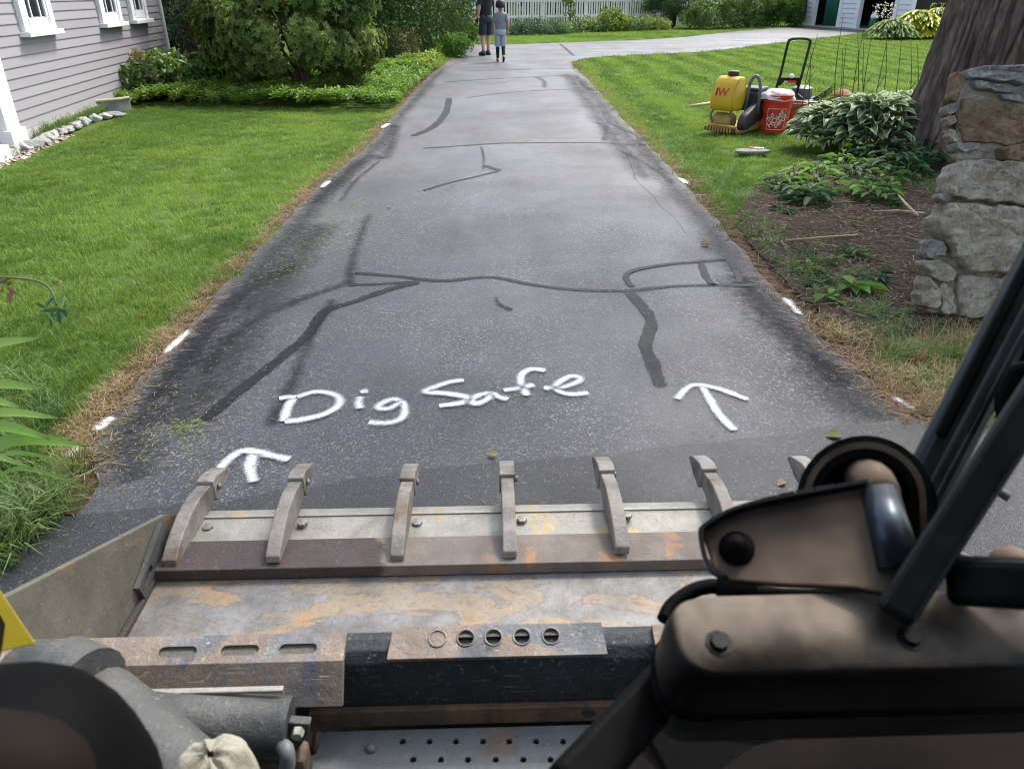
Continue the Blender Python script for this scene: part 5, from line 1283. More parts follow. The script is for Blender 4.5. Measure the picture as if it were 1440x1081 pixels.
def crumple(name, label, loc, rad, h, mat, seed, ring=30, rows=9, sag=.5, cat='bag'):
    V = []; Fc = []
    for j in range(rows):
        t = j / (rows - 1)
        for i in range(ring):
            a = 2 * math.pi * i / ring; q = Vector((math.cos(a) * 1.6, math.sin(a) * 1.6, t * 2 + seed))
            r = rad * (math.cos(t * math.pi / 2) ** .6) * (1 + .28 * mnoise.noise(q * 1.6) + .15 * mnoise.noise(q * 4)) if j < rows - 1 else .004
            z = h * math.sin(t * math.pi / 2) + .35 * h * mnoise.noise(q * 2.2) * (t > 0) - (sag * h * (1 - t) ** 2 * (1 + mnoise.noise(Vector((a * 1.5, seed, 0)))) if sag else 0)
            V.append((r * math.cos(a), r * math.sin(a), z))
    for j in range(rows - 1):
        for i in range(ring): Fc.append((j * ring + i, j * ring + (i + 1) % ring, (j + 1) * ring + (i + 1) % ring, (j + 1) * ring + i))
    o = raw(name, V, Fc, mat, None, True); o.location = loc
    md = o.modifiers.new('s', 'SUBSURF'); md.levels = 1; md.render_levels = 1
    return tag(o, label, cat)
crumple('plastic_bag', 'thin white plastic bag bunched over the rim of the red bucket', bk + Vector((0, 0, BH + .002)), BR * 1.10, .055, M['bag'], 3.3, sag=.9)
crumple('plastic_bag', 'small white plastic bag lying on the engine of the compactor', at(1066, 188) + Vector((-.12, .62, .40)), .10, .07, M['bag'], 8.1, sag=0)
crumple('plastic_bag', 'white bag behind the hosta next to the terracotta pot', at(1138, 186) + Vector((.0, .28, 0)), .17, .26, M['bag'], 5.7, sag=0)
tp = empty('terracotta_pot', at(1122, 186) + Vector((.02, .34, 0)), 0, 'brown terracotta pot behind the red bucket', 'pot')
B().lathe([(.001, 0), (.11, 0), (.15, .24), (.165, .24), (.17, .30), (.15, .30), (.12, .1), (.001, .1)], seg=24).done('body', M['terracotta'], tp, 'auto')
B().lathe([(.001, .25), (.14, .26)], seg=20).done('soil', M['mulch'], tp)
pt = empty('terracotta_pot', at(1212, 186) + Vector((0, .75, 0)), 0, 'red-brown clay bowl above the hosta leaves', 'pot')
B().lathe([(.001, 0), (.10, 0), (.14, .20), (.18, .30), (.16, .30), (.001, .16)], seg=24).done('body', M['terracotta'], pt, 'auto')
B().lathe([(.001, .27), (.16, .285), (.13, .35), (.05, .40), (.001, .41)], seg=16).done('soil', M['terracotta'], pt, True)
# flat grey stone with a red-and-white scrap
fs = at(1061, 220); V = []
slab = B().prism([(-.20, -.06, 0), (-.10, -.10, 0), (.10, -.09, 0), (.19, -.03, 0), (.15, .05, 0), (0, .08, 0), (-.15, .05, 0)], (0, 0, .028), .008)
tag(slab.done('flat_stone', M['stone_slate'], None, 'auto', loc=fs + Vector((0, .1, .022))), 'flat dark grey stone on the grass in front of the hostas', 'stone')
sc_ = B().prism([(-.07, 0, 0), (.06, -.02, 0), (.08, .03, 0), (-.05, .05, 0)], (0, 0, .012))
o = sc_.done('wrapper', M['bag'], None, loc=fs + Vector((.06, .13, .051))); tag(o, 'white and orange scrap lying on the flat grey stone', 'litter')
B().box((-.055, .02, .0145), (.04, .035, .004)).done('print', M['red'], o)

# ================================================================== plate compactor
cp = empty('plate_compactor', at(1013, 188) + Vector((.18, .16, 0)), R(-43), 'plate compactor with yellow water tank and black belt guard on the lawn', 'compactor')
# local: -Y faces the camera, +X to the right
pl_ = B()
sec = [(-.30, .10), (-.26, .03), (-.16, .012), (.30, .012), (.42, .05), (.50, .14), (.48, .15), (.40, .07), (.29, .03), (-.15, .03), (-.25, .05), (-.28, .11)]
pl_.prism([(-.17, y, z) for y, z in sec], (.36, 0, 0)); pl_.done('base_plate', M['yellow_dirty'], cp)
B().box((-.02, -.27, .055), (.40, .05, .05), None, .01).done('front_lip', M['machine_brown'], cp)
b = B()
for k in range(9): b.box((-.17 + k * .038, -.305, .055), (.014, .02, .055))
b.done('lip_ribs', M['yellow_dirty'], cp)
B().lathe([(.001, -.12), (.085, -.12), (.095, -.10), (.095, .10), (.085, .12), (.001, .12)], (-.06, -.12, .13), 20, Matrix.Rotation(math.pi / 2, 3, 'Y')).done('exciter_housing', M['yellow_dirty'], cp, 'auto')
b = B().tube(spline([(-.15, -.20, .07), (-.19, -.22, .2), (-.16, -.16, .30)], 5), .012, 6); b.tube(spline([(.06, -.16, .08), (.05, -.18, .22), (.0, -.10, .30)], 5), .012, 6)
b.done('tank_bracket', M['machine_grey'], cp, True)
# water tank: a rounded wedge
tk = B()
prof = rounded([(-.27, .26), (.02, .24), (.08, .34), (.08, .46), (.05, .62), (-.14, .63), (-.22, .54), (-.28, .40)], .06, 5)
tk.prism([(-.20, p.x, p.y) for p in prof], (.29, 0, 0), .03)
tank = tk.done('water_tank', M['yellow'], cp, 'auto')
B().lathe([(.001, 0), (.06, 0), (.065, .01), (.065, .045), (.055, .055), (.001, .055)], (-.05, -.04, .63), 20).done('filler_cap', M['machine_black'], tank, 'auto')
for s_, sz, x, m in [('I', .12, -.125, 'letter_black'), ('W', .13, -.045, 'letter_red')]:
    me = text_mesh(s_, sz, .002); me.materials.clear(); me.materials.append(M[m])
    me.transform(Matrix.Translation((x, -.2565, .462)) @ Matrix.Rotation(R(66.8), 4, 'X'))
    inst('emblem', me, tank)
b = B().box((.07, .30, .34), (.30, .34, .22), None, .03); b.box((.07, .30, .47), (.26, .28, .05), None, .02); b.done('engine', M['machine_black'], cp)
b = B().lathe([(.001, -.10), (.11, -.10), (.12, -.06), (.12, .08), (.10, .10), (.001, .10)], (.16, .44, .36), 20, Matrix.Rotation(math.pi / 2, 3, 'Y')); b.done('starter_housing', M['machine_brown'], cp, 'auto')
bl = []
for t in range(15):
    a = math.pi * t / 14; bl.append((.17 + .075 * -math.cos(a), .10, .44 + .17 * math.sin(a) + .02))
B().tube([(.095, .10, .22)] + bl + [(.245, .10, .22)], .021, 8).done('lifting_bail', M['machine_grey'], cp, True)
gp = rounded([(.0, -.21, .05), (.0, -.10, .05), (.0, .42, .20), (.0, .47, .30), (.0, .42, .40), (.0, .32, .41), (.0, -.18, .22), (.0, -.24, .14)], .08, 5)
B().prism([(.165, p.y, p.z) for p in gp], (.085, 0, 0), .012).done('belt_guard', M['machine_black'], cp, 'auto')
B().tube(spline([(.17, .50, .16), (.3, .7, .14), (.34, .95, .10)], 6), .022, 8).done('handle_mount', M['machine_brown'], cp, True)
b = B().box((.12, .50, .20), (.34, .22, .22), None, .02); b.done('rear_deck', M['machine_brown'], cp)
tag(B().tube([at(966, 150, .03), at(1004, 144, .03)], .018, 6).done('wood_stake', M['wood'], None, True), 'pale wooden stake lying on the lawn behind the compactor', 'stake')

# ================================================================== push mower behind the bucket
mw = empty('push_mower', at(1108, 180) + Vector((.16, .85, 0)), R(-10), 'push mower with looped black handle behind the red bucket', 'mower')
mY = mw.location.y
MWI = (Matrix.Translation(mw.location) @ Matrix.Rotation(R(-10), 4, 'Z')).inverted()
def ml(x, y, dy=0.0):
    return MWI @ atY(x, y, mY + dy)
hp = [ml(1089, 132), ml(1098, 104, -.05), ml(1108, 62, -.25), ml(1112, 56, -.27), ml(1120, 54.5, -.28), ml(1132, 54.5, -.28), ml(1138, 56.5, -.27), ml(1139, 62, -.25), ml(1128, 104, -.05), ml(1120, 132)]
hp = [Vector(p) for p in hp]
B().tube([hp[0]] + spline(hp[1:9], 5) + [hp[9]], .017, 10).done('handle', M['machine_black'], mw, True)
pa, pb, pc, pd = ml(1098.5, 109, -.05), ml(1126.5, 109, -.05), ml(1123.5, 121, 0), ml(1094.5, 121, 0)
pw = [Vector(v) for v in (pd, pd.lerp(pc, .12), pd.lerp(pc, .2) + Vector((0, 0, .045)), pd.lerp(pc, .8) + Vector((0, 0, .045)), pd.lerp(pc, .88), pc, pb, pa)]
B().prism(pw, (0, .03, 0), .004).done('handle_plate', M['machine_black'], mw)
kn = pa.lerp(pb, .5); bmk = B().lathe([(.001, 0), (.025, .004), (.032, .025), (.02, .05), (.001, .055)], kn + Vector((0, -.02, -.01)), 14); bmk.done('knob', M['white_plastic'], mw, True)
mk = B()
for k in range(5): mk.box(pa.lerp(pb, .38 + .09 * k) + Vector((0, -.004, -.055 + .006 * (k % 2))), (.028, .006, .028))
mk.done('printed_mark', M['letter_red'], mw)
mk = B()
for k in range(3): mk.box(pa.lerp(pb, .2 + .06 * k) + Vector((0, -.004, -.052)), (.015, .006, .018))
mk.done('printed_mark', M['letter_white'], mw)
dk = Vector((.28, .15, 0))
B().box(dk + Vector((0, 0, .17)), (.52, .60, .13), None, .04).done('deck', M['machine_black'], mw, 'auto')
b = B().lathe([(.001, 0), (.13, 0), (.14, .03), (.13, .13), (.07, .16), (.001, .165)], dk + Vector((0, .05, .235)), 20); b.done('engine', M['machine_grey'], mw, 'auto')
for sx in (-1, 1):
    for sy in (-1, 1):
        w_ = B().lathe([(.001, -.025), (.08, -.025), (.10, -.02), (.10, .02), (.08, .025), (.001, .025)], dk + Vector((sx * .30, sy * .24, .10)), 20, Matrix.Rotation(math.pi / 2, 3, 'Y')).done('wheel', M['black_rubber'], mw, 'auto')
        B().lathe([(.001, -.029), (.05, -.029), (.05, .029), (.001, .029)], dk + Vector((sx * .30, sy * .24, .10)), 16, Matrix.Rotation(math.pi / 2, 3, 'Y')).done('hub', M['machine_grey'], w_, 'auto')
B().tube([hp[0], dk + Vector((-.22, -.2, .2))], .016, 8).done('lower_handle', M['machine_black'], mw, True)
B().tube([hp[9], dk + Vector((.05, -.2, .2))], .016, 8).done('lower_handle', M['machine_black'], mw, True)
B().prism([(dk.x + .1, dk.y - .2, .25), (dk.x + .32, dk.y - .2, .42), (dk.x + .34, dk.y - .2, .34), (dk.x + .2, dk.y - .2, .22)], (0, .05, 0)).done('chute', M['machine_black'], mw)

# ================================================================== people
def body(parent, J, Ed, rad, mat, root):
    me = bpy.data.meshes.new('body'); me.from_pydata(J, Ed, []); me.materials.append(mat)
    o = link(bpy.data.objects.new('body', me), parent)
    md = o.modifiers.new('skin', 'SKIN'); md.use_smooth_shade = True
    sv = me.skin_vertices[0].data if me.skin_vertices else None
    if sv is None:
        bm_ = bmesh.new(); bm_.from_mesh(me); bm_.verts.layers.skin.verify(); bm_.to_mesh(me); bm_.free(); sv = me.skin_vertices[0].data
    for i, r_ in enumerate(rad): sv[i].radius = r_ if hasattr(r_, '__len__') else (r_, r_); sv[i].use_root = (i == root)
    sb = o.modifiers.new('sub', 'SUBSURF'); sb.levels = 2; sb.render_levels = 2
    return o
def loft(name, rings, mat, parent, seg=20, caps=False):
    """rings: (centre, rx, ry)"""
    V = []; Fc = []
    for c, rx, ry in rings:
        for k in range(seg):
            a = 2 * math.pi * k / seg; w = 1 + .025 * math.sin(a * 5 + c[2] * 30)
            V.append((c[0] + rx * w * math.cos(a), c[1] + ry * w * math.sin(a), c[2]))
    for j in range(len(rings) - 1):
        for k in range(seg): Fc.append((j * seg + k, j * seg + (k + 1) % seg, (j + 1) * seg + (k + 1) % seg, (j + 1) * seg + k))
    if caps: Fc += [tuple(range(seg))[::-1], tuple((len(rings) - 1) * seg + k for k in range(seg))]
    o = raw(name, V, Fc, mat, parent, True)
    if not caps: md = o.modifiers.new('s', 'SOLIDIFY'); md.thickness = .008
    return o
def hand(parent, w, d, side, mat, s=1.0):
    w = Vector(w); d = Vector(d).normalized(); sx = Vector((0, 1, 0)); up = d.cross(sx).normalized()
    b = B(); b.tube([w - d * .01, w + d * .03 * s, w + d * .085 * s], [.024 * s, .034 * s, .030 * s], 8)
    for k, L in enumerate((.062, .072, .068, .052)):
        p = w + d * .08 * s + sx * (.024 - .016 * k) * s
        b.tube([p, p + (d * .55 + up * .12 * side) * L * s, p + (d * .85 + up * .42 * side) * L * s], [.0095 * s, .0085 * s, .006 * s], 6)
    p = w + d * .03 * s + sx * .028 * s
    b.tube([p, p + (d * .5 + sx * .6) * .045 * s, p + (d * 1.0 + sx * .6) * .06 * s], [.011 * s, .010 * s, .007 * s], 6)
    return b.done('hand', mat, parent, True)
def person(label, loc, rz, s, skin, shirt, shorts, armL, armR, legs, hairm, cap, shoes, socks, sole, hem, glove=None, hs=1.0):
    o = empty('person', loc, rz, label, 'person'); S = lambda v: tuple(q * s for q in v)
    (hl_, kl, al), (hr_, kr, ar) = legs
    J = [(0, 0, .93), (0, 0, 1.16), (0, .0, 1.36), (0, 0, 1.47), (0, .012, 1.535), (0, .02, 1.60), (0, .015, 1.69),
         (-.17, 0, 1.41), armL[0], armL[1], (.17, 0, 1.41), armR[0], armR[1], hl_, kl, al, hr_, kr, ar]
    Ed = [(0, 1), (1, 2), (2, 3), (3, 4), (4, 5), (5, 6), (2, 7), (7, 8), (8, 9), (2, 10), (10, 11), (11, 12), (0, 13), (13, 14), (14, 15), (0, 16), (16, 17), (17, 18)]
    rad = [(.14, .11), (.135, .10), (.15, .105), (.06, .06), (.055, .06), (.078 * hs, .098 * hs), (.062 * hs, .08 * hs), .062, .045, .030, .062, .045, .030, .085, .060, .042, .085, .060, .042]
    body(o, [S(j) for j in J], Ed, [tuple(k * s for k in r_) if hasattr(r_, '__len__') else r_ * s for r_ in rad], skin, 0)
    for j, (e, w) in enumerate((armL, armR)):
        hand(o, S(w), Vector(w) - Vector(e), 1 if j == 0 else -1, glove if (glove and j == 0) else skin, s)
    L = lambda rg: [(S(c), rx * s, ry * s) for c, rx, ry in rg]
    sh = loft('shirt', L([((0, 0, .86), .185, .140), ((0, 0, .98), .178, .135), ((0, 0, 1.15), .170, .128), ((0, 0, 1.30), .195, .132), ((0, 0, 1.39), .212, .118), ((0, 0, 1.44), .180, .10), ((0, 0, 1.475), .11, .085), ((0, 0, 1.492), .068, .068)]), shirt, o)
    for e, sx in ((armL[0], -1), (armR[0], 1)):
        a = Vector((sx * .15, 0, 1.41)); e = Vector(e); q = a.lerp(e, .78)
        b = B().tube([Vector(S(a)), Vector(S(a.lerp(e, .4))), Vector(S(q))], [.085 * s, .082 * s, .080 * s], 14, cap=False); b.done('sleeve', shirt, sh, True)
    st_ = loft('shorts', L([((0, 0, .97), .170, .128), ((0, 0, .90), .178, .140), ((0, 0, .82), .178, .140), ((0, 0, .79), .150, .12)]), shorts, o)
    for h_, k_ in ((hl_, kl), (hr_, kr)):
        a = Vector(h_); k_ = Vector(k_); e = a.lerp(k_, (a.z - hem) / (a.z - k_.z)) if hem > k_.z else Vector((k_.x, k_.y, hem))
        B().tube([Vector(S(a + Vector((0, 0, .0)))), Vector(S(a.lerp(e, .5))), Vector(S(e))], [.108 * s, .104 * s, .102 * s], 14, cap=False).done('shorts_leg', shorts, st_, True)
    for a in (al, ar):
        a = Vector(a)
        fw = Vector((0, 1, 0)) if a.z < .13 else Vector((0, .75, -.66))
        upv = Vector((0, 0, 1)) if a.z < .13 else Vector((0, .66, .75))
        p0 = a - upv * .075
        b = B().tube([Vector(S(p0 - fw * .075 + upv * .035)), Vector(S(p0 - fw * .05 + upv * .045)), Vector(S(p0 + fw * .02 + upv * .05)), Vector(S(p0 + fw * .12 + upv * .03)), Vector(S(p0 + fw * .18 + upv * .022)), Vector(S(p0 + fw * .205 + upv * .018))], [.022 * s, .042 * s, .050 * s, .042 * s, .033 * s, .012 * s], 10)
        b.tube([Vector(S(a + upv * .03)), Vector(S(a - upv * .03))], .047 * s, 10)
        f_ = b.done('shoe', shoes, o, True)
        B().tube([Vector(S(p0 - fw * .078 - upv * .0)), Vector(S(p0 + fw * .06)), Vector(S(p0 + fw * .19))], [.030 * s, .036 * s, .026 * s], 8).done('sole', sole, f_, True)
    if socks:
        for k_, a in ((kl, al), (kr, ar)):
            k_, a = Vector(k_), Vector(a); B().tube([Vector(S(a + (k_ - a) * .05)), Vector(S(a.lerp(k_, .45))), Vector(S(a.lerp(k_, .86)))], [.047 * s, .060 * s, .064 * s], 12, cap=False).done('sock', socks, o, True)
    hc = Vector((0, .012, 1.655)); V = B()
    V.lathe([(.001, .118 * hs), (.045 * hs, .110 * hs), (.078 * hs, .080 * hs), (.094 * hs, .03 * hs), (.094 * hs, -.01), (.084 * hs, -.035)], Vector(S(hc)), 18)
    for v in V.b.verts: v.co = Vector((v.co.x * .86, v.co.y + (v.co.y - hc.y * s) * .08, v.co.z)) if s == 1 else v.co * 1.0
    hr = V.done('cap' if cap else 'hair', cap or hairm, o, True)
    if cap: B().prism([Vector(S((-.07, .09, 1.665))), Vector(S((.07, .09, 1.665))), Vector(S((.05, .18, 1.645))), Vector(S((-.05, .18, 1.645)))], (0, 0, .008 * s)).done('cap_brim', cap, hr)
    b = B().tube([Vector(S((0, .10, 1.63))), Vector(S((0, .122, 1.605))), Vector(S((0, .105, 1.595)))], [.010 * s, .014 * s, .010 * s], 6)
    for sx in (-1, 1): b.tube([Vector(S((sx * .080, .01, 1.635))), Vector(S((sx * .094, 0, 1.615))), Vector(S((sx * .082, .01, 1.59)))], [.010 * s, .014 * s, .008 * s], 6)
    b.done('face', skin, o, True)
    b = B()
    for sx in (-1, 1): b.lathe([(.001, 0), (.010 * s, .004 * s), (.001, .008 * s)], Vector(S((sx * .03, .100, 1.64))), 8, Matrix.Rotation(-math.pi / 2, 3, 'X'))
    b.tube([Vector(S((-.025, .103, 1.565))), Vector(S((0, .108, 1.562))), Vector(S((.025, .103, 1.565)))], .006 * s, 6)
    b.done('eyes_and_mouth', M['hair'], o, True)
    return o
mp = at(684, 78)
person('man in black t-shirt and dark shorts standing with his back turned on the driveway', (mp.x + .0, mp.y, .002), R(38), 1.0, M['skin'], M['black_cloth'], M['navy_cloth'],
       ((-.235, -.03, 1.15), (-.245, .03, .90)), ((.25, .06, 1.16), (.12, .28, 1.14)),
       (((-.085, 0, .90), (-.10, .02, .50), (-.12, -.03, .09)), ((.085, 0, .90), (.10, .03, .50), (.11, .06, .09))), M['hair'], None, M['grey_shoe'], None, M['black_rubber'], .50, M['black_rubber'])
bp = at(704, 87); bs = .735
person('child in grey t-shirt, pale shorts, long dark socks and dark cap walking up the driveway', (bp.x, bp.y, .002), R(6), bs, M['skin2'], M['grey_cloth'], M['pale_cloth'],
       ((-.225, .0, 1.14), (-.235, .06, .90)), ((.235, -.03, 1.14), (.25, -.04, .90)),
       (((-.085, 0, .90), (-.09, .06, .50), (-.085, .10, .09)), ((.085, 0, .90), (.09, .02, .49), (.085, -.20, .165))), M['hair'], M['hair'], M['tan_shoe'], M['black_cloth'], M['black_rubber'], .47, None, 1.2)

# ================================================================== the loader the picture is taken from
TH_ = R(1.4)
ld = empty('skid_steer_loader', (0, 0, 0), TH_, 'loader with scraped toothed bucket, seen from its open cab', 'loader')
RI = Matrix.Rotation(-TH_, 3, 'Z')
def q3(p): return RI @ p
def lz(x, y, z): return q3(at(x, y, z))
def ly(x, y, Y):
    d = RI @ ray(x, y); return EYE + d * (Y / d.y)
def ldn(x, y, D): return q3(atD(x, y, D))
XL, XR = -.912, .998
# bucket shell
prof = spline([Vector((1.81, .118, 0)), Vector((1.45, .108, 0)), Vector((1.16, .106, 0)), Vector((1.0, .135, 0)), Vector((.905, .22, 0)), Vector((.878, .38, 0)), Vector((.870, .595, 0))], 5)
V = []; Fc = []; m_ = len(prof)
for p in prof:
    V += [(XL, p.x, p.y), (XR, p.x, p.y)]
nrm = []
for i, p in enumerate(prof):
    d = (prof[min(i + 1, m_ - 1)] - prof[max(i - 1, 0)]).normalized(); o_ = Vector((d.y, -d.x, 0)) * -.014
    if o_.y > 0 and i < 4: o_ = -o_
    V += [(XL, p.x + (o_.x if i > 8 else 0) - (.0), p.y - (.014 if i <= 12 else 0)), (XR, p.x + (o_.x if i > 8 else 0), p.y - (.014 if i <= 12 else 0))]
for i in range(m_ - 1):
    a = i * 2; Fc.append((a, a + 1, a + 3, a + 2)); c = 2 * m_ + i * 2; Fc.append((c, c + 2, c + 3, c + 1))
Fc.append((0, 2 * m_, 2 * m_ + 1, 1)); e_ = 2 * m_ - 2; Fc.append((e_, e_ + 1, 2 * m_ + e_ + 1, 2 * m_ + e_))
bkt = raw('bucket', V, Fc, M['floor_steel'], ld)
side = [(1.83, .118), (1.70, .216), (1.10, .492), (.90, .598), (.845, .60), (.835, .45), (.86, .18), (1.0, .085), (1.45, .085), (1.80, .10)]
for x in (XL - .016, XR + .0):
    B().prism([(x, y, z) for y, z in side], (.016, 0, 0), .002).done('side_plate', M['side_steel'], bkt)
# strip along the foot of the side plate
B().box((XL + .008, 1.44, .115), (.014, .22, .02), Matrix.Rotation(R(0), 3, 'Z'), .003).done('side_weld_strip', M['wear_steel'], bkt)
ce = B()
ce.prism([(XL + .01, 1.662, .140), (XL + .01, 1.79, .140), (XL + .01, 1.825, .132), (XL + .01, 1.838, .122), (XL + .01, 1.835, .110), (XL + .01, 1.662, .112)], (XR - XL - .02, 0, 0), .0015)
ce.done('cutting_edge', M['edge_steel'], bkt)
B().box(((XL + XR) / 2, 1.606, .131), (XR - XL - .006, .120, .036), None, .003).done('wear_plate', M['wear_steel'], bkt)
B().box(((XL + XR) / 2, 1.782, .1422), (XR - XL - .04, .012, .004)).done('edge_highlight_strip', M['edge_steel'], bkt)  # thin strip added to draw the highlight line along the cutting edge
# teeth
shank = [(1.562, .150), (1.566, .172), (1.62, .198), (1.70, .218), (1.78, .222), (1.86, .205), (1.90, .186), (1.895, .150), (1.84, .150), (1.80, .138), (1.70, .142)]
tip = [(1.868, .214), (1.905, .214), (1.985, .186), (2.012, .168), (2.008, .158), (1.94, .138), (1.885, .134), (1.868, .150)]
b = B().prism([(-.020, y, z) for y, z in shank], (.040, 0, 0), .004); sm = b.done('tooth_shank', M['tooth_steel'], bkt); sm0 = sm.data
b = B().prism([(-.025, y, z) for y, z in tip], (.050, 0, 0), .004); tm_ = b.done('tooth_tip', M['tooth_steel'], bkt); tm0 = tm_.data
b = B().lathe([(.001, 0), (.009, .001), (.010, .008), (.001, .011)], (.025, 1.895, .178), 10, Matrix.Rotation(math.pi / 2, 3, 'Y')); pinm = b.done('tooth_pin', M['boltmetal'], bkt, True)
bolt = B().lathe([(.001, 0), (.016, 0), (.016, .012), (.001, .014)], (.042, 1.735, .140), 6).done('bolt', M['boltmetal'], bkt)
first = True
for k in range(7):
    x = .042 + .311 * (k - 3) + (.018 if k == 0 else 0)
    tw_, tz_, sx_, sz_ = random.uniform(-.004, .006), random.uniform(-.006, .006), random.uniform(.92, 1.06), random.uniform(.95, 1.04)
    for src in (sm, tm_, pinm, bolt):
        o = src if first else inst(src.name.split('.')[0], src.data, bkt)
        o.location = (x, 0, 0); o.rotation_euler = (tw_, 0, tz_); o.scale = (sx_, 1, sz_)
    first = False
# slotted gusset with a weld bead by the first tooth
gs = B().plate([(0, 0), (.20, 0), (.20, .055), (0, .055)], [slot(.05, .030, .06, .011)], .014, Matrix(((0, 0, 1, XL + .016), (.953, -.301, 0, 1.475), (.301, .953, 0, .118), (0, 0, 0, 1))))
gs.done('gusset', M['pipe_steel'], bkt)
b = B()
for k in range(14): b.lathe([(.001, -.006), (.0075, -.003), (.0075, .003), (.001, .006)], (XL + .034 + .002 * (k % 2), 1.585 + k * .0085, .160 + k * .0022), 8)
b.done('weld_bead', M['weld'], bkt, True)
# top beam of the bucket back
bb = B().prism([(XL + .004, y, z) for y, z in [(.878, .585), (.874, .602), (.858, .606), (.838, .600), (.824, .584), (.820, .55), (.822, .45), (.86, .45)]], (XR - XL - .008, 0, 0), .003)
bb.done('back_beam', M['black_paint'], bkt)
gx0, gx1 = -.80, ly(482, 930, .815).x
def guard(x0, x1, slots):
    g_ = B(); L1 = math.hypot(.046, .012)
    a = math.atan2(-.012, -.046)
    Mx = Matrix(((1, 0, 0, x0), (0, -math.cos(.255), -.252, .863), (0, -math.sin(.255), .9677, .6145), (0, 0, 0, 1)))
    # local u = X, v = down the slope towards the cab
    Mx = Matrix(((1, 0, 0, 0), (0, -.9677, .252, .863), (0, -.252, -.9677, .6145), (0, 0, 0, 1))) @ Matrix.Scale(-1, 4, (0, 0, 1))
    g_.plate([(x0, 0), (x1, 0), (x1, .047), (x0, .047)], [slot(s, .026, .058, .0085) for s in slots], .010, Mx)
    p2 = Vector((0, .8175, .6027)); p3 = Vector((0, .778, .5495)); d = (p3 - p2).normalized(); nn2 = Vector((0, d.z, -d.y)) * -1
    g_.prism([(x0, p2.y, p2.z), (x0, p3.y, p3.z), (x0, p3.y + .008, p3.z - .006), (x0, p2.y + .010, p2.z - .008)], (x1 - x0, 0, 0), .001)
    return g_.done('guard_plate', M['blue_steel'], bkt)
B().box(((gx0 + gx1) / 2, .838, .6005), (gx1 - gx0 - .03, .030, .004), Matrix.Rotation(R(14), 3, 'X')).done('slot_backing', M['side_steel'], bkt)
guard(gx0, gx1, [ly(q, 913, .84).x for q in (250, 338, 420)])
guard(ly(922, 905, .83).x, .86, [.42, .52, .62])
hx0, hx1 = ly(551, 905, .84).x, ly(848, 905, .84).x
Mx = Matrix(((1, 0, 0, 0), (0, -.955, -.297, .868), (0, -.297, .955, .617), (0, 0, 0, 1)))
Mx = Matrix(((1, 0, 0, 0), (0, -.955, .297, .868), (0, -.297, -.955, .6175), (0, 0, 0, 1))) @ Matrix.Scale(-1, 4, (0, 0, 1))
hcx = [ly(q, 898, .846).x for q in (655, 694, 734, 775)]
B().plate([(hx0, 0), (hx1, 0), (hx1 + .004, .052), (hx0 - .006, .052)], [circ(c, .021, .0118, 18) for c in hcx], .009, Mx).done('hole_plate', M['blue_steel'], bkt)
for c in hcx + [ly(615, 898, .846).x]:
    ring_ = [(c + .0135 * math.cos(t * .35), .868 - .955 * (.021 + .0135 * math.sin(t * .35)), .6180 - .297 * (.021 + .0135 * math.sin(t * .35))) for t in range(18)]
    B().tube(ring_, .0016, 5, closed=True).done('hole_rim', M['boltmetal'], bkt, True)
B().box(((hx0 + hx1) / 2, .857, .6095), (hx1 - hx0 - .05, .012, .002)).done('plate_backing', M['side_steel'], bkt)
lr0, lr1 = ly(432, 1000, .81).x, .62
B().box(((lr0 + lr1) / 2, .817, .4775), (lr1 - lr0, .012, .036), None, .002).done('lower_rail', M['rust_bar'], bkt)
hp_ = ly(829, 1002, .8105); B().lathe([(.001, 0), (.009, 0), (.009, .002), (.001, .002)], hp_, 14, Matrix.Rotation(math.pi / 2, 3, 'X')).done('rail_hole_or_bolt', M['black_paint'], bkt)  # flat black disc: the dark of a rail hole put in as colour
hp_ = ly(856, 1005, .8105); B().lathe([(.001, 0), (.006, 0), (.005, .003), (.001, .004)], hp_, 10, Matrix.Rotation(math.pi / 2, 3, 'X')).done('rail_hole_or_bolt', M['boltmetal'], bkt)
# step plate with rows of holes
sz = .455
def sp(x, y): p = lz(x, y, sz); return (p.x, p.y)
holes = [circ(*sp(x, 1042), .0052, 12) for x in (566, 604, 641, 679, 716, 754, 792, 830)] + [circ(*sp(x, 1067.5), .0052, 12) for x in (581, 620, 658, 697, 736, 774, 813)]
y2 = sp(640, 1092)[1]; holes += [circ(sp(x, 1042)[0], y2, .0052, 12) for x in (566, 604, 641, 679, 716, 754, 792)]
holes.append(slot(*sp(436, 1056), .022, .006))
B().plate([(sp(428, 1019)[0], .808), (.62, .808), (.62, .60), (sp(400, 1081)[0] - .01, .60), (sp(404, 1060)[0], sp(404, 1060)[1])], holes, .007, Matrix.Translation((0, 0, sz))).done('step_plate', M['step'], ld)
sp0 = lz(436, 1056, sz); B().tube([sp0 + Vector((.002, .0, -.02)), sp0 + Vector((.012, .012, .028))], .006, 10).done('lock_pin', M['rust_bar'], ld, True)
sb0 = lz(522, 1053, sz); B().lathe([(.001, 0), (.008, 0), (.0085, .004), (.006, .008), (.001, .009)], sb0, 10).done('step_bolt', M['step'], ld, True)
B().box((.16, .70, .36), (.94, .20, .17), None, .01).done('step_frame', M['black_paint'], ld)
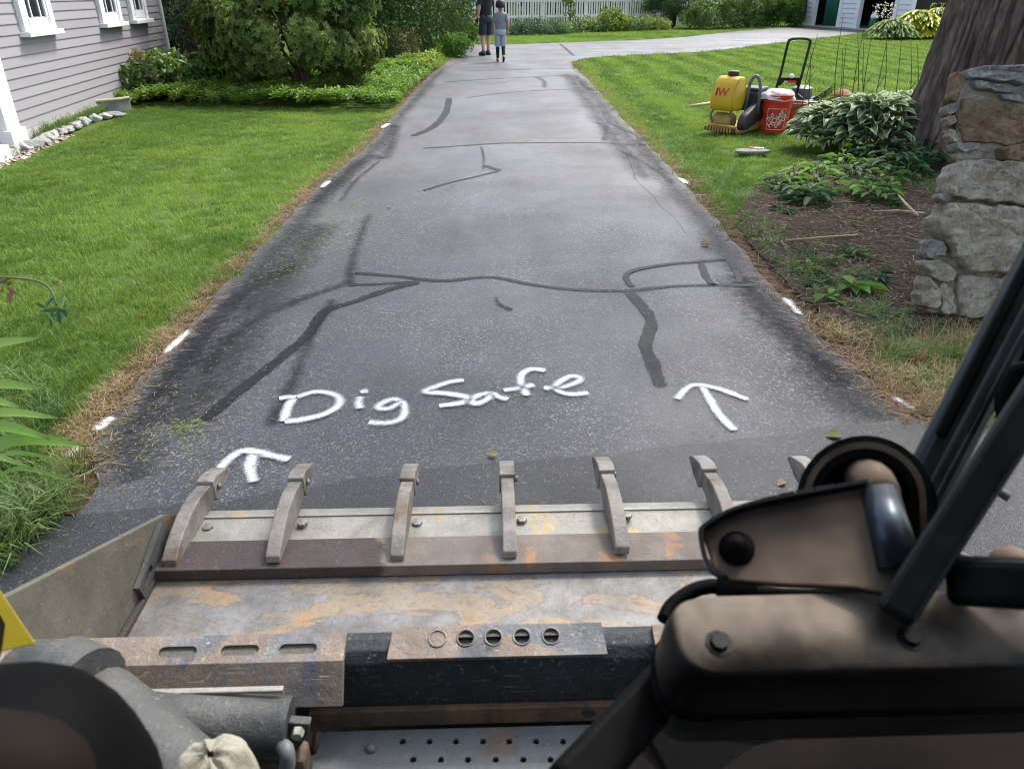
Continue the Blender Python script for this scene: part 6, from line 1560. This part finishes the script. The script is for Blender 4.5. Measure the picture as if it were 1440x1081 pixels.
# coupler pipe and ear at the left
pc0, pc1 = ly(120, 1012, .745), ly(408, 1022, .745)
B().tube([pc0, pc0.lerp(pc1, .5), pc1], .043, 20).done('coupler_pipe', M['pipe_steel'], ld, 'auto')
B().box((pc0 + pc1) / 2 + Vector((.02, .026, .036)), ((pc1 - pc0).x * .8, .010, .006), None, .002).done('pipe_strip', M['edge_steel'], ld)
ear = [ly(405, 1016, .735), ly(436, 1018, .735), ly(434, 1032, .735), ly(418, 1056, .735), ly(404, 1050, .735)]
B().prism(ear, (0, .014, 0), .002).done('coupler_ear', M['pipe_steel'], ld)
eb = ly(420, 1026, .733); B().lathe([(.001, .012), (.008, .012), (.009, .006), (.009, 0)], eb, 6, Matrix.Rotation(math.pi / 2, 3, 'X')).done('ear_bolt', M['edge_steel'], ld)
B().tube(spline([ly(392, 1050, .72), ly(402, 1052, .70), ly(404, 1075, .69), ly(396, 1105, .68)], 4), .011, 10).done('latch_lever', M['machine_grey'], ld, True)
B().box(ly(340, 1075, .735), (.20, .04, .06), None, .008).done('coupler_block', M['rust_bar'], ld)
# left loader arm
ar = spline([ly(30, 948, .80), ly(95, 960, .76), ly(170, 1015, .70), ly(250, 1085, .64), ly(330, 1150, .58)], 6)
B().tube(ar, [.040, .046, .05, .052, .052, .052] + [.052] * (len(ar) - 6), 18).done('loader_arm', M['pipe_steel'], ld, 'auto')
B().tube([ly(88, 950, .745), ly(128, 968, .72)], .055, 18).done('arm_collar', M['pipe_steel'], ld, 'auto')
# black rounded control pod
pod = B(); cpt = ldn(-75, 1205, .60)
bmq = bmesh.new(); bmesh.ops.create_uvsphere(bmq, u_segments=32, v_segments=20, radius=1.0)
for v in bmq.verts:
    c = v.co; v.co = Vector((math.copysign(abs(c.x) ** .75, c.x) * .108, math.copysign(abs(c.y) ** .75, c.y) * .10, math.copysign(abs(c.z) ** .75, c.z) * .085))
pod._add(bmq, Matrix.Translation(cpt) @ Matrix.Rotation(R(-16), 4, 'Y')); pod.done('control_pod', M['cab_black_plain'], ld, True)
ins_ = B(); bmq = bmesh.new(); bmesh.ops.create_uvsphere(bmq, u_segments=24, v_segments=14, radius=1.0)
bmesh.ops.scale(bmq, vec=(.06, .04, .04), verts=bmq.verts); ins_._add(bmq, Matrix.Translation(ldn(-30, 1105, .54))); ins_.done('pod_insert', M['brown_panel'], ld, True)
B().prism([ldn(-40, 770, .78), ldn(2, 832, .78), ldn(51, 905, .78), ldn(-5, 917, .78), ldn(-60, 925, .78)], ray(20, 880).normalized() * .006, .0008).done('warning_plate', M['yellow_sticker'], ld)
B().tube([ldn(-30, 880, .79), ldn(-60, 1000, .72), ldn(-80, 1150, .66)], .02, 10).done('plate_stay', M['cab_black_plain'], ld, True)
# khaki cloth lump
cl = crumple('cloth_cover', None, (0, 0, 0), .042, .055, M['cloth_khaki'], 2.2, 24, 8, 0, None); cl.parent = ld; cl.location = ldn(308, 1108, .93)
for k_ in ('label', 'category'):
    if k_ in cl: del cl[k_]
# right: bracket, post, motor box, cab tubes
br = [(988, 752), (996, 738), (1040, 716), (1120, 698), (1214, 681), (1236, 684), (1262, 706), (1292, 780), (1284, 826), (1262, 838), (1200, 826), (1100, 822), (1026, 816), (1004, 800)]
pb0 = ldn(1150, 760, .64); bnr = Vector((-.30, -.48, .82)).normalized()
def pln(x, y, off=0.0):
    d = RI @ ray(x, y); return EYE + d * ((pb0 + bnr * off - EYE).dot(bnr) / d.dot(bnr))
bp_ = [pln(x, y) for x, y in br]
bkr = B().prism(bp_, -bnr * .010, .002).done('bracket', M['dusty_bracket'], ld)
rimp = [pln(x, y, .004) for x, y in [(1024, 812), (1000, 796), (990, 756), (998, 741), (1040, 719), (1120, 701), (1216, 684)]]
rm = B()
rp = spline(rimp, 4)
for i in range(len(rp) - 1):
    a, b_ = rp[i], rp[i + 1]; h = .012
    out = (a + b_) / 2 - pb0; out = (out - bnr * out.dot(bnr)).normalized() * .004
    rm.prism([a - bnr * .004, b_ - bnr * .004, b_ - bnr * .004 + bnr * h, a - bnr * .004 + bnr * h], out)
rm.done('bracket_flange', M['cab_black'], bkr)
bd = pln(1036, 770, .002)
B().lathe([(.001, .014), (.006, .0125), (.009, .007), (.0095, 0), (.014, 0), (.014, -.003)][::-1], bd, 18, bnr.to_track_quat('Z', 'Y').to_matrix()).done('bracket_bolt', M['cab_black_plain'], bkr, True)
# arched guard behind the bracket
for k, (grow_, dep, m) in enumerate([(1.0, .70, 'cab_black'), (.90, .69, 'dusty_bracket'), (.80, .68, 'cab_black_plain')]):
    cx_, cy_ = 1216, 702
    outl = [(cx_ - 96 * grow_, cy_ + 40)] + [(cx_ - 96 * grow_ * math.cos(t * math.pi / 16), cy_ - 90 * grow_ * math.sin(t * math.pi / 16)) for t in range(17)] + [(cx_ + 100 * grow_, cy_ + 100)]
    inl = [(cx_ - 80 * grow_, cy_ + 40)] + [(cx_ - 80 * grow_ * math.cos(t * math.pi / 16), cy_ - 74 * grow_ * math.sin(t * math.pi / 16)) for t in range(17)] + [(cx_ + 82 * grow_, cy_ + 100)]
    g_ = B()
    for i in range(len(outl) - 1):
        g_.prism([ldn(*outl[i], dep), ldn(*outl[i + 1], dep), ldn(*inl[i + 1], dep), ldn(*inl[i], dep)], (RI @ ray(cx_, cy_)).normalized() * (.035 - .006 * k))
    g_.done('lamp_guard', M[m], ld)
B().lathe([(.001, 0), (.052, 0), (.052, .006), (.001, .006)], ldn(1222, 706, .73), 28, (-(RI @ ray(1222, 706))).to_track_quat('Z', 'Y').to_matrix()).done('lamp_back', M['cab_black_plain'], ld)
B().tube([ldn(1236, 690, .66), ldn(1266, 800, .64)], [.014, .016], 16).done('pivot_post', M['chrome'], ld, True)
B().tube([ldn(1218, 664, .70), ldn(1236, 700, .665)], [.020, .017], 14).done('pivot_boss', M['dusty_bracket'], ld, True)
# motor box
pbx = ldn(1180, 935, .68)
ux = Vector((1, .0, 0)); uz = Vector((0, -.30, .954)); uy = uz.cross(ux)
bw_, bd_, bh_ = .32, .066, .125
sh_ = rounded([Vector((-bw_ * .45, -bd_ / 2)), Vector((bw_ * .62, -bd_ / 2)), Vector((bw_ * .62, bd_ / 2)), Vector((-bw_ * .45, bd_ / 2))], .045, 8)
box_ = B(); t_ = bmesh.new()
lev = [(-bh_ * .62, .80), (-bh_ * .55, .93), (-bh_ * .3, 1.0), (bh_ * .25, 1.0), (bh_ * .42, .96), (bh_ * .48, .88)]
rg_ = []
for z, s_ in lev: rg_.append([box_.b.verts.new(pbx + ux * p.x * (.5 + .5 * s_) + uy * p.y * s_ + uz * z) for p in sh_])
for j in range(len(rg_) - 1):
    for k in range(len(sh_)): box_.b.faces.new((rg_[j][k], rg_[j][(k + 1) % len(sh_)], rg_[j + 1][(k + 1) % len(sh_)], rg_[j + 1][k]))
box_.b.faces.new(rg_[0][::-1]); box_.b.faces.new(rg_[-1])
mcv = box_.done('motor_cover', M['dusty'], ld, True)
for sx_ in (-.11, .03, .16):
    B().lathe([(.001, .004), (.006, .004), (.007, 0), (.010, 0), (.010, -.002)][::-1], pbx + ux * sx_ + uy * -.008 + uz * (bh_ * .48 + .001), 8, uz.to_track_quat('Z', 'Y').to_matrix()).done('cover_screw', M['cab_black'], mcv)
B().tube([pbx + ux * p.x * 1.004 + uy * p.y * 1.012 + uz * (-.012) for p in sh_], .0022, 6, closed=True).done('cover_seam', M['cab_black_plain'], mcv, True)
B().tube(spline([pbx + ux * .20 + uy * .02 + uz * .05, pbx + ux * .23 + uy * .0 + uz * .09, pbx + ux * .28 + uy * .03 + uz * .10], 5), .006, 8).done('wiring', M['black_rubber'], mcv, True)
B().tube(spline([ldn(934, 872, .70), ldn(950, 846, .71), ldn(1000, 824, .72), ldn(1100, 838, .72), ldn(1300, 842, .71)], 5), .007, 8).done('cable', M['cab_black_plain'], ld, True)
B().tube([ldn(1008, 828, .69), ldn(1064, 834, .69)], .016, 10).done('cable_grommet', M['cab_black_plain'], ld, True)
def bar(name, a, b_, w, d, mat, bev=.006):
    ax = (b_ - a); L = ax.length; ax.normalize(); v = ((a + b_) / 2 - EYE).normalized(); sx = ax.cross(v).normalized(); vv_ = sx.cross(ax)
    rot = Matrix((sx, ax, vv_)).transposed()
    return B().box((a + b_) / 2, (w, L, d), rot, bev, 3).done(name, mat, ld)
bar('cab_tube', ldn(1255, 868, .63), ldn(1560, 400, .72), .027, .03, M['cab_black'])
t1 = ldn(1270, 745, .86); t2 = ldn(1545, 215, 1.02)
bar('front_post', t1, t2, .046, .04, M['cab_green'], .012)
bar('front_post_seal', ldn(1318, 620, .885), ldn(1500, 262, .99), .010, .06, M['cab_black_plain'], .003)
bar('front_post_edge', ldn(1282, 742, .85), ldn(1552, 235, 1.0), .012, .05, M['cab_black'], .004)
bar('cross_tube', ldn(1330, 815, .66), ldn(1600, 828, .66), .036, .036, M['cab_black'], .008)
bar('lower_tube', ldn(790, 1120, .62), ldn(990, 905, .74), .040, .04, M['cab_black_plain'], .008)
B().prism([ldn(1392, 520, .90), ldn(1412, 480, .90), ldn(1500, 470, .90), ldn(1500, 600, .90), ldn(1400, 588, .90)], (RI @ ray(1440, 540)).normalized() * .02, .004).done('door_latch_plate', M['cab_black'], ld)
B().prism([ldn(1396, 560, .84), ldn(1420, 512, .84), ldn(1500, 490, .84), ldn(1500, 600, .84), ldn(1405, 622, .84)], (RI @ ray(1440, 560)).normalized() * .02, .006).done('door_latch', M['cab_black_plain'], ld)
B().tube(spline([ldn(1325, 642, .92), ldn(1350, 660, .92), ldn(1375, 672, .92), ldn(1420, 700, .92)], 4), .005, 8).done('cable', M['machine_grey'], ld, True)
kb = ldn(1424, 795, .70); B().lathe([(.001, .012), (.010, .011), (.016, .003), (.016, -.012), (.001, -.013)][::-1], kb, 16).done('knob', M['dusty_bracket'], ld, True)
B().prism([ldn(800, 1160, .92), ldn(905, 1010, .98), ldn(1020, 985, .98), ldn(1600, 990, .98), ldn(1600, 1200, .88)], (RI @ ray(1150, 1050)).normalized() * .03, .004).done('right_arm_cover', M['brown_panel'], ld)
B().prism([ldn(900, 1020, .95), ldn(1000, 970, .95), ldn(1180, 1000, .95), ldn(1100, 1060, .93), ldn(950, 1110, .91)], (RI @ ray(1050, 1030)).normalized() * .02, .004).done('hinge_cover', M['cab_black_plain'], ld)
# the rest of the machine, around and behind the seat
B().box((0, -.22, 2.02), (1.22, 1.16, .06), None, .02).done('cab_roof', M['cab_black_plain'], ld)
for x in (-.62, .62):
    B().box((x, -.38, 1.40), (.04, .86, 1.18), None, .01).done('cab_side', M['cab_black_plain'], ld)
    B().box((x, .32, 1.50), (.05, .05, 1.02), None, .008).done('cab_pillar', M['cab_black_plain'], ld)
B().box((0, -.80, 1.40), (1.20, .04, 1.2), None, .01).done('cab_back', M['cab_black_plain'], ld)
B().box((0, -.65, .58), (.98, 1.95, .62), None, .04).done('chassis', M['cab_black_plain'], ld)
B().box((0, -.28, 1.0), (.5, .48, .14), None, .04).done('seat', M['black_rubber'], ld)
B().box((0, -.56, 1.3), (.5, .12, .55), None, .04).done('backrest', M['black_rubber'], ld)
for x in (-.66, .66):
    for y in (-.08, -1.15):
        w_ = B().lathe([(.001, -.13), (.26, -.13), (.40, -.14), (.43, -.10), (.43, .10), (.40, .14), (.26, .13), (.001, .13)], (x, y, .43), 32, Matrix.Rotation(math.pi / 2, 3, 'Y')).done('wheel', M['black_rubber'], ld, 'auto')
        B().lathe([(.001, -.145), (.2, -.145), (.2, .145), (.001, .145)], (x, y, .43), 20, Matrix.Rotation(math.pi / 2, 3, 'Y')).done('rim', M['yellow_dirty'], w_, 'auto')
B().box((.0, .50, .42), (.5, .34, .12), None, .01).done('front_frame', M['black_paint'], ld)
